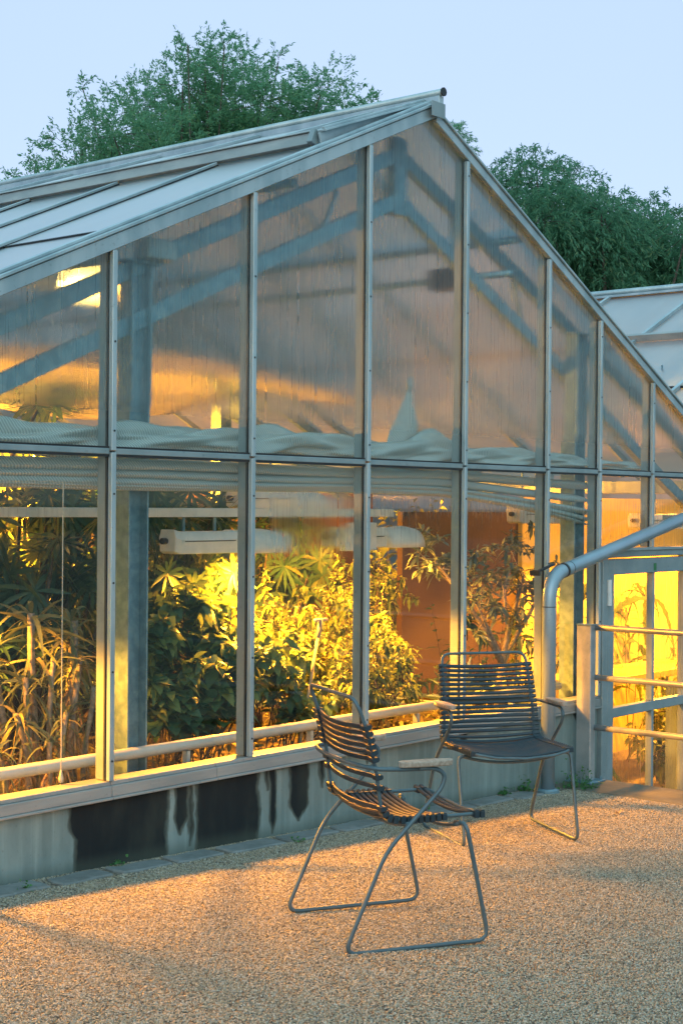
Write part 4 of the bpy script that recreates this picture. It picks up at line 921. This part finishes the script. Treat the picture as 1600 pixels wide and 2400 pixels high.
m_ = MB(); m_.bar((-.03, .05, B.z+.030), (.10, .03, B.z+.066), .02, .012); m_.bar((-.035, .105, B.z+.018), (-.035, .04, B.z+.018), .014, .03); m_.build('bracket', M['black'], dp, bevel=.003)
m_ = MB(); m_.tube([q-dirv*.02, q-dirv*.004], .0425, 18); m_.build('clamp', M['black'], dp)
m_ = MB(); q2 = B+dirv*1.6; m_.box(q2.x-.02, q2.x+.02, .0, .14, q2.z-.02, q2.z+.02); m_.build('wall_bracket', M['galv'], dp)
# dry leaf on the gravel
lf = thing('dry_leaf', 'small curled dry leaf lying on the gravel at the right', 'leaf', (2.78, -.75, gz(2.78)+.004), .6)
V, F = leaves(np.array([(-.03, 0, .004)]), np.array([(1., .1, .12)]), .065, .03, .25, 5, 'ovate', .9, np.array([(0, 0, 1.)])); np_obj('blade', V, F, M['dead_leaf'], lf)
MB().tube([(-.045, .004, .002), (-.03, 0, .004)], .0009, 5).build('stalk', M['dead_leaf'], lf)

# ------------------------------------------------------------------ chairs
def make_chair(label, loc, rz, back_list, seat_list):
    t = thing('garden_chair', label, 'chair', loc, rz, 'slatted garden chairs on the gravel'); r = .0076
    # sled legs: one loop per side
    for s in (-1, 1):
        X = .28*s
        p = arc([(.215*s, .165, .398), (X, .175, .405), (X, .262, .008), (X, -.262, .008), (X, -.117, .330), (X, .082, .528), (X, .098, .572), (X, .062, .597), (X, .0, .598)], [.0, .035, .05, .05, .06, .02, .03, .03, 0], 7)
        MB().tube(p, r, 10).build('leg', M['chair_tube'], t, smooth=True)
    # arm rail round the back
    p = [(.28*s_, y_, z_) for s_, y_, z_ in ((1, 0, .598), (1, -.06, .599), (.985, -.11, .601))]
    for a in np.linspace(0, math.pi, 17)[1:-1]: p.append((.276*math.cos(a), -.115-.085*math.sin(a)**.8, .602+.004*math.sin(a)))
    p += [(-x, y, z) for x, y, z in p[2::-1]]
    MB().tube(p, r, 10).build('arm_rail', M['chair_tube'], t, smooth=True)
    # back and seat loop
    side = [(.232, .268, .425), (.232, .10, .424), (.232, .0, .420), (.232, -.105, .428), (.230, -.120, .50), (.227, -.128, .575), (.220, -.168, .742), (.216, -.205, .83)]
    loop = side+[(-x, y, z) for x, y, z in side[::-1]]
    mid = [(-.14, .285, .408), (0, .290, .400), (.14, .285, .408)]
    pts = arc([mid[2]]+loop+[mid[0]], [0]+[.03, .05, .05, .05, .03, .03, .05, .045]+[.045, .05, .03, .03, .05, .05, .05, .03]+[0], 6)+[Vector(mid[1])]
    MB().tube(pts, .0066, 10, closed=True).build('seat_frame', M['chair_tube'], t, smooth=True)
    for y, zc_, ze in ((.165, .365, .398), (-.03, .385, .416)):
        xs = np.linspace(-.245 if y > 0 else -.272, .245 if y > 0 else .272, 13); xe = xs[-1]
        MB().tube([(x, y, zc_+(ze-zc_)*(abs(x)/xe)**2.2) for x in xs], r*.9, 8).build('cross_bar', M['chair_tube'], t, smooth=True)
    # slats
    sp = arc([(0,)+p_[1:] for p_ in side], [.0, .05, .05, .045, .05, .05, .05, 0], 8); L = [0]
    for a, b in zip(sp[:-1], sp[1:]): L.append(L[-1]+(b-a).length)
    def at(u):
        for i in range(len(sp)-1):
            if L[i+1] >= u: f = (u-L[i])/max(1e-9, L[i+1]-L[i]); return sp[i].lerp(sp[i+1], f), (sp[i+1]-sp[i]).normalized()
        return sp[-1], (sp[-1]-sp[-2]).normalized()
    def slat(m_, u, bow):
        c, tg = at(u); kx = 1-.07*max(0, min(1, (c.z-.45)/.38)); nrm = Vector((0, -tg.z, tg.y)); nrm = nrm if nrm.z > 0 or nrm.y > 0 else -nrm      # towards the sitter
        nrm = Vector((0, tg.z, -tg.y)); nrm = -nrm if nrm.z < -.2 or (abs(nrm.z) <= .2 and nrm.y < 0) else nrm
        if c.z > .46 and nrm.y < 0: nrm = -nrm
        n = 15; xs = np.linspace(-.252, .252, n); V = []; F = []
        prof = [(-.0075, -.003), (.0075, -.003), (.0080, .003), (.0045, .007), (-.0045, .007), (-.0080, .003)]
        for i, x in enumerate(xs):
            k = 1-(x/.252)**2; cc = c+nrm*(.009-bow*k); cc = Vector((x*kx, cc.y, cc.z))
            for a, b in prof: V.append(cc+tg*a+nrm*b)
        for i in range(n-1):
            for k in range(6): F.append((i*6+k, i*6+(k+1) % 6, (i+1)*6+(k+1) % 6, (i+1)*6+k))
        F += [tuple(range(5, -1, -1)), tuple((n-1)*6+k for k in range(6))]; m_.add(V, F)
        for s in (-1, 1):   # clip round the tube
            q = Vector((.234*s*kx, c.y, c.z)); a = Vector((.020, 0, 0)); b = tg*.0082; d = nrm*.0105
            m_.add([q-a-b-d, q+a-b-d, q+a+b-d, q-a+b-d, q-a-b+d, q+a-b+d, q+a+b+d, q-a+b+d], [(0, 3, 2, 1), (4, 5, 6, 7), (0, 1, 5, 4), (1, 2, 6, 5), (2, 3, 7, 6), (3, 0, 4, 7)])
    # arc length of the bend
    Lb = min(range(len(sp)), key=lambda i: abs(sp[i].y+.10)+abs(sp[i].z-.44)); ub = L[Lb]
    m_ = MB()
    for u in back_list: slat(m_, ub+u, .034)
    m_.build('back_slats', M['slat'], t, bevel=.001)
    m_ = MB()
    for u in seat_list: slat(m_, ub-u, .030)
    m_.build('seat_slats', M['slat'], t, bevel=.001)
    for s in (-1, 1):   # armrest pad: pointed oval board
        V = []; n = 20; ring = []
        for k in range(n):
            a = 2*math.pi*k/n; ca, sa = math.cos(a), math.sin(a); ring.append((.026*math.copysign(abs(ca)**.7, ca), .024+.098*math.copysign(abs(sa)**.8, sa)))
        for z, sc in ((.606, .80), (.609, .92), (.621, 1.0), (.625, .95)):
            for x, y in ring: V.append((.281*s+x*sc, .024+(y-.024)*(.9+.1*sc if sc < 1 else 1), z))
        F = [tuple(range(n-1, -1, -1)), tuple(3*n+k for k in range(n))]
        for i in range(3):
            for k in range(n): F.append((i*n+k, i*n+(k+1) % n, (i+1)*n+(k+1) % n, (i+1)*n+k))
        mesh_obj('armrest', V, F, M['wood'], t, False)
    return t
near_back = [.305-.022*i for i in range(6)]+[.135, .100]+[.030, .010]
near_seat = [.012, .034, .062, .083, .104, .125, .147, .168, .190, .212, .332, .353]
make_chair('near slatted garden chair seen from behind with gaps between its back slats', (.035, -1.397, gz(.035)+.004), -2.066, near_back, near_seat)
make_chair('far slatted garden chair facing the camera in front of the downpipe', (1.825, -.66, gz(1.825)+.001), 2.581, [.015+.0222*i for i in range(16)], [.006+.0205*i for i in range(18)])

# ------------------------------------------------------------------ trees outside
def tree(name, loc, label, blobs, mat, weep, nleaf, twig=(.35, .7), L=(.055, .095), W=(.010, .016), depth=1.6):
    t = thing(name, label, 'tree', loc); o = np.array(loc); st = MB(); ls = Leafset(); blobs = [tuple(b) for b in blobs]
    view = np.array((o[0]+4.12, o[1]+4.68, 0.)); view /= np.linalg.norm(view); side = np.array((-view[1], view[0], 0))
    full = list(blobs)
    for b in blobs:
        if b[3] > .35:
            full.append((b[0]+view[0]*depth*.5, b[1]+view[1]*depth*.5, b[2]-.25, b[3]*1.05)); full.append((b[0]+view[0]*depth, b[1]+view[1]*depth, b[2]-.55, b[3]*1.05))
            full.append((b[0]+view[0]*depth*.3, b[1]+view[1]*depth*.3, b[2]-1.3, b[3]*1.1))
    c0 = np.mean([b[:3] for b in full], 0); tb = np.zeros(3); th = np.array((0., 0., (c0[2]-o[2])*.45))
    st.tube([tb, th*.5+np.array((.08, .05, 0)), th], [.26, .21, .17], 9)
    tot = sum(b[3]**2 for b in full)
    for b in full:
        c = np.array(b[:3])-o; mid = th+(c-th)*.55+np.array((0, 0, -.12))+rng.normal(0, .12, 3)
        st.tube([th+rng.normal(0, .04, 3), mid, c], [.075 if b[3] > .3 else .03, .04 if b[3] > .3 else .015, .010], 6)
        nt_ = max(6, int(nleaf/26*b[3]**2/tot)); nl = 26
        d = rnd_dir(nt_, .15, .9); rr = b[3]*rng.uniform(.0, 1.0, nt_)**.5
        S = c+d*rr[:, None]*np.array((1, 1, .85))
        if weep: T = unit(d*.8+rng.normal(0, .35, (nt_, 3))+np.array((0, 0, .25)))
        else: T = unit(d*.7+rng.normal(0, .45, (nt_, 3))+np.array((0, 0, .45)))
        ln = rng.uniform(*twig, nt_)*min(1, .55+b[3])
        for j in range(0, nt_, 7):
            e = [S[j]+T[j]*ln[j]*q+np.array((0, 0, -1.))*weep*ln[j]*q*q for q in (0, .5, 1)]; st.tube([c+(S[j]-c)*.35]+e, [.006, .004, .003, .0015], 4, cap=False)
        q = rng.uniform(.05, 1., (nt_, nl)); P = S[:, None]+T[:, None]*(ln[:, None]*q)[..., None]; P[..., 2] -= weep*ln[:, None]*q*q
        D = T[:, None]+rng.normal(0, .55, (nt_, nl, 3)); D[..., 2] -= weep*(.5+q)
        P = P.reshape(-1, 3)+rng.normal(0, .018, (nt_*nl, 3)); k = len(P)
        ls.add(*leaves(P, D.reshape(-1, 3), rng.uniform(*L, k), rng.uniform(*W, k), .15, 2, 'lance', .2, rng.normal(0, 1, (k, 3))))
    st.build('trunk', M['bark'], t, smooth=True); ls.build('crown', M[mat], t); return t
LEFT = [(11.88, 15.21, 6.85, 0.5), (12.94, 15.6, 7.6, 0.6), (12.02, 13.67, 7.43, 0.62), (13.65, 14.75, 8.36, 0.67), (13.01, 13.13, 8.31, 0.63), (13.43, 13.06, 8.74, 0.5), (14.45, 13.35, 8.88, 0.66), (14.0, 12.32, 8.1, 0.78), (13.69, 13.21, 7.75, 0.86), (12.32, 12.89, 7.09, 0.82), (14.98, 12.44, 8.25, 0.66), (14.87, 11.77, 8.41, 0.5), (14.76, 11.12, 7.92, 0.42), (15.42, 12.05, 7.84, 0.59), (12.24, 14.01, 6.89, 0.7), (14.17, 12.28, 7.35, 0.71), (11.26, 14.54, 6.45, 0.55), (12.12, 14.53, 8.32, 0.16), (12.88, 12.88, 8.89, 0.17), (13.36, 12.54, 8.94, 0.21), (14.78, 12.67, 9.02, 0.22), (14.85, 10.83, 8.0, 0.2)]
RIGHT = [(13.79, 7.34, 6.13, 0.37), (14.1, 7.11, 6.15, 0.46), (15.44, 7.44, 6.17, 0.52), (14.26, 6.15, 5.6, 0.45), (15.61, 6.44, 5.75, 0.41), (16.17, 6.24, 5.75, 0.39), (15.22, 5.36, 5.33, 0.36), (13.68, 6.7, 5.43, 0.66), (14.53, 6.51, 5.17, 0.67), (15.73, 6.5, 5.2, 0.7), (15.94, 5.9, 5.04, 0.57), (14.46, 6.12, 4.58, 0.36), (14.65, 6.94, 4.98, 0.56), (16.21, 5.97, 4.64, 0.38), (15.36, 6.07, 4.61, 0.37), (16.46, 5.55, 5.33, 0.51)]
THIRD = [(17.8, 11.26, 8.0, 0.17), (18.22, 11.32, 7.9, 0.12), (18.9, 12.39, 8.2, 0.26)]
tree('willow_tree', (13.57, 13.12, -.95), 'airy green willow rising behind the left roof slope', [(x, y, z-.12, r*.92) for x, y, z, r in LEFT], 'leaf_willow', .12, 150000, (.22, .42), (.055, .095), (.018, .028))
tree('willow_tree', (15.1, 6.65, -.95), 'darker weeping willow beyond the neighbouring roof at the right', [(x, y, z-.06, r*.9) for x, y, z, r in RIGHT], 'leaf_weep', .75, 150000, (.35, .7), (.06, .10), (.016, .024), 1.3)
tree('willow_tree', (18.6, 11.6, -.95), 'distant willow twigs showing just right of the ridge', THIRD, 'leaf_willow', .35, 3600, (.25, .45), depth=.4)
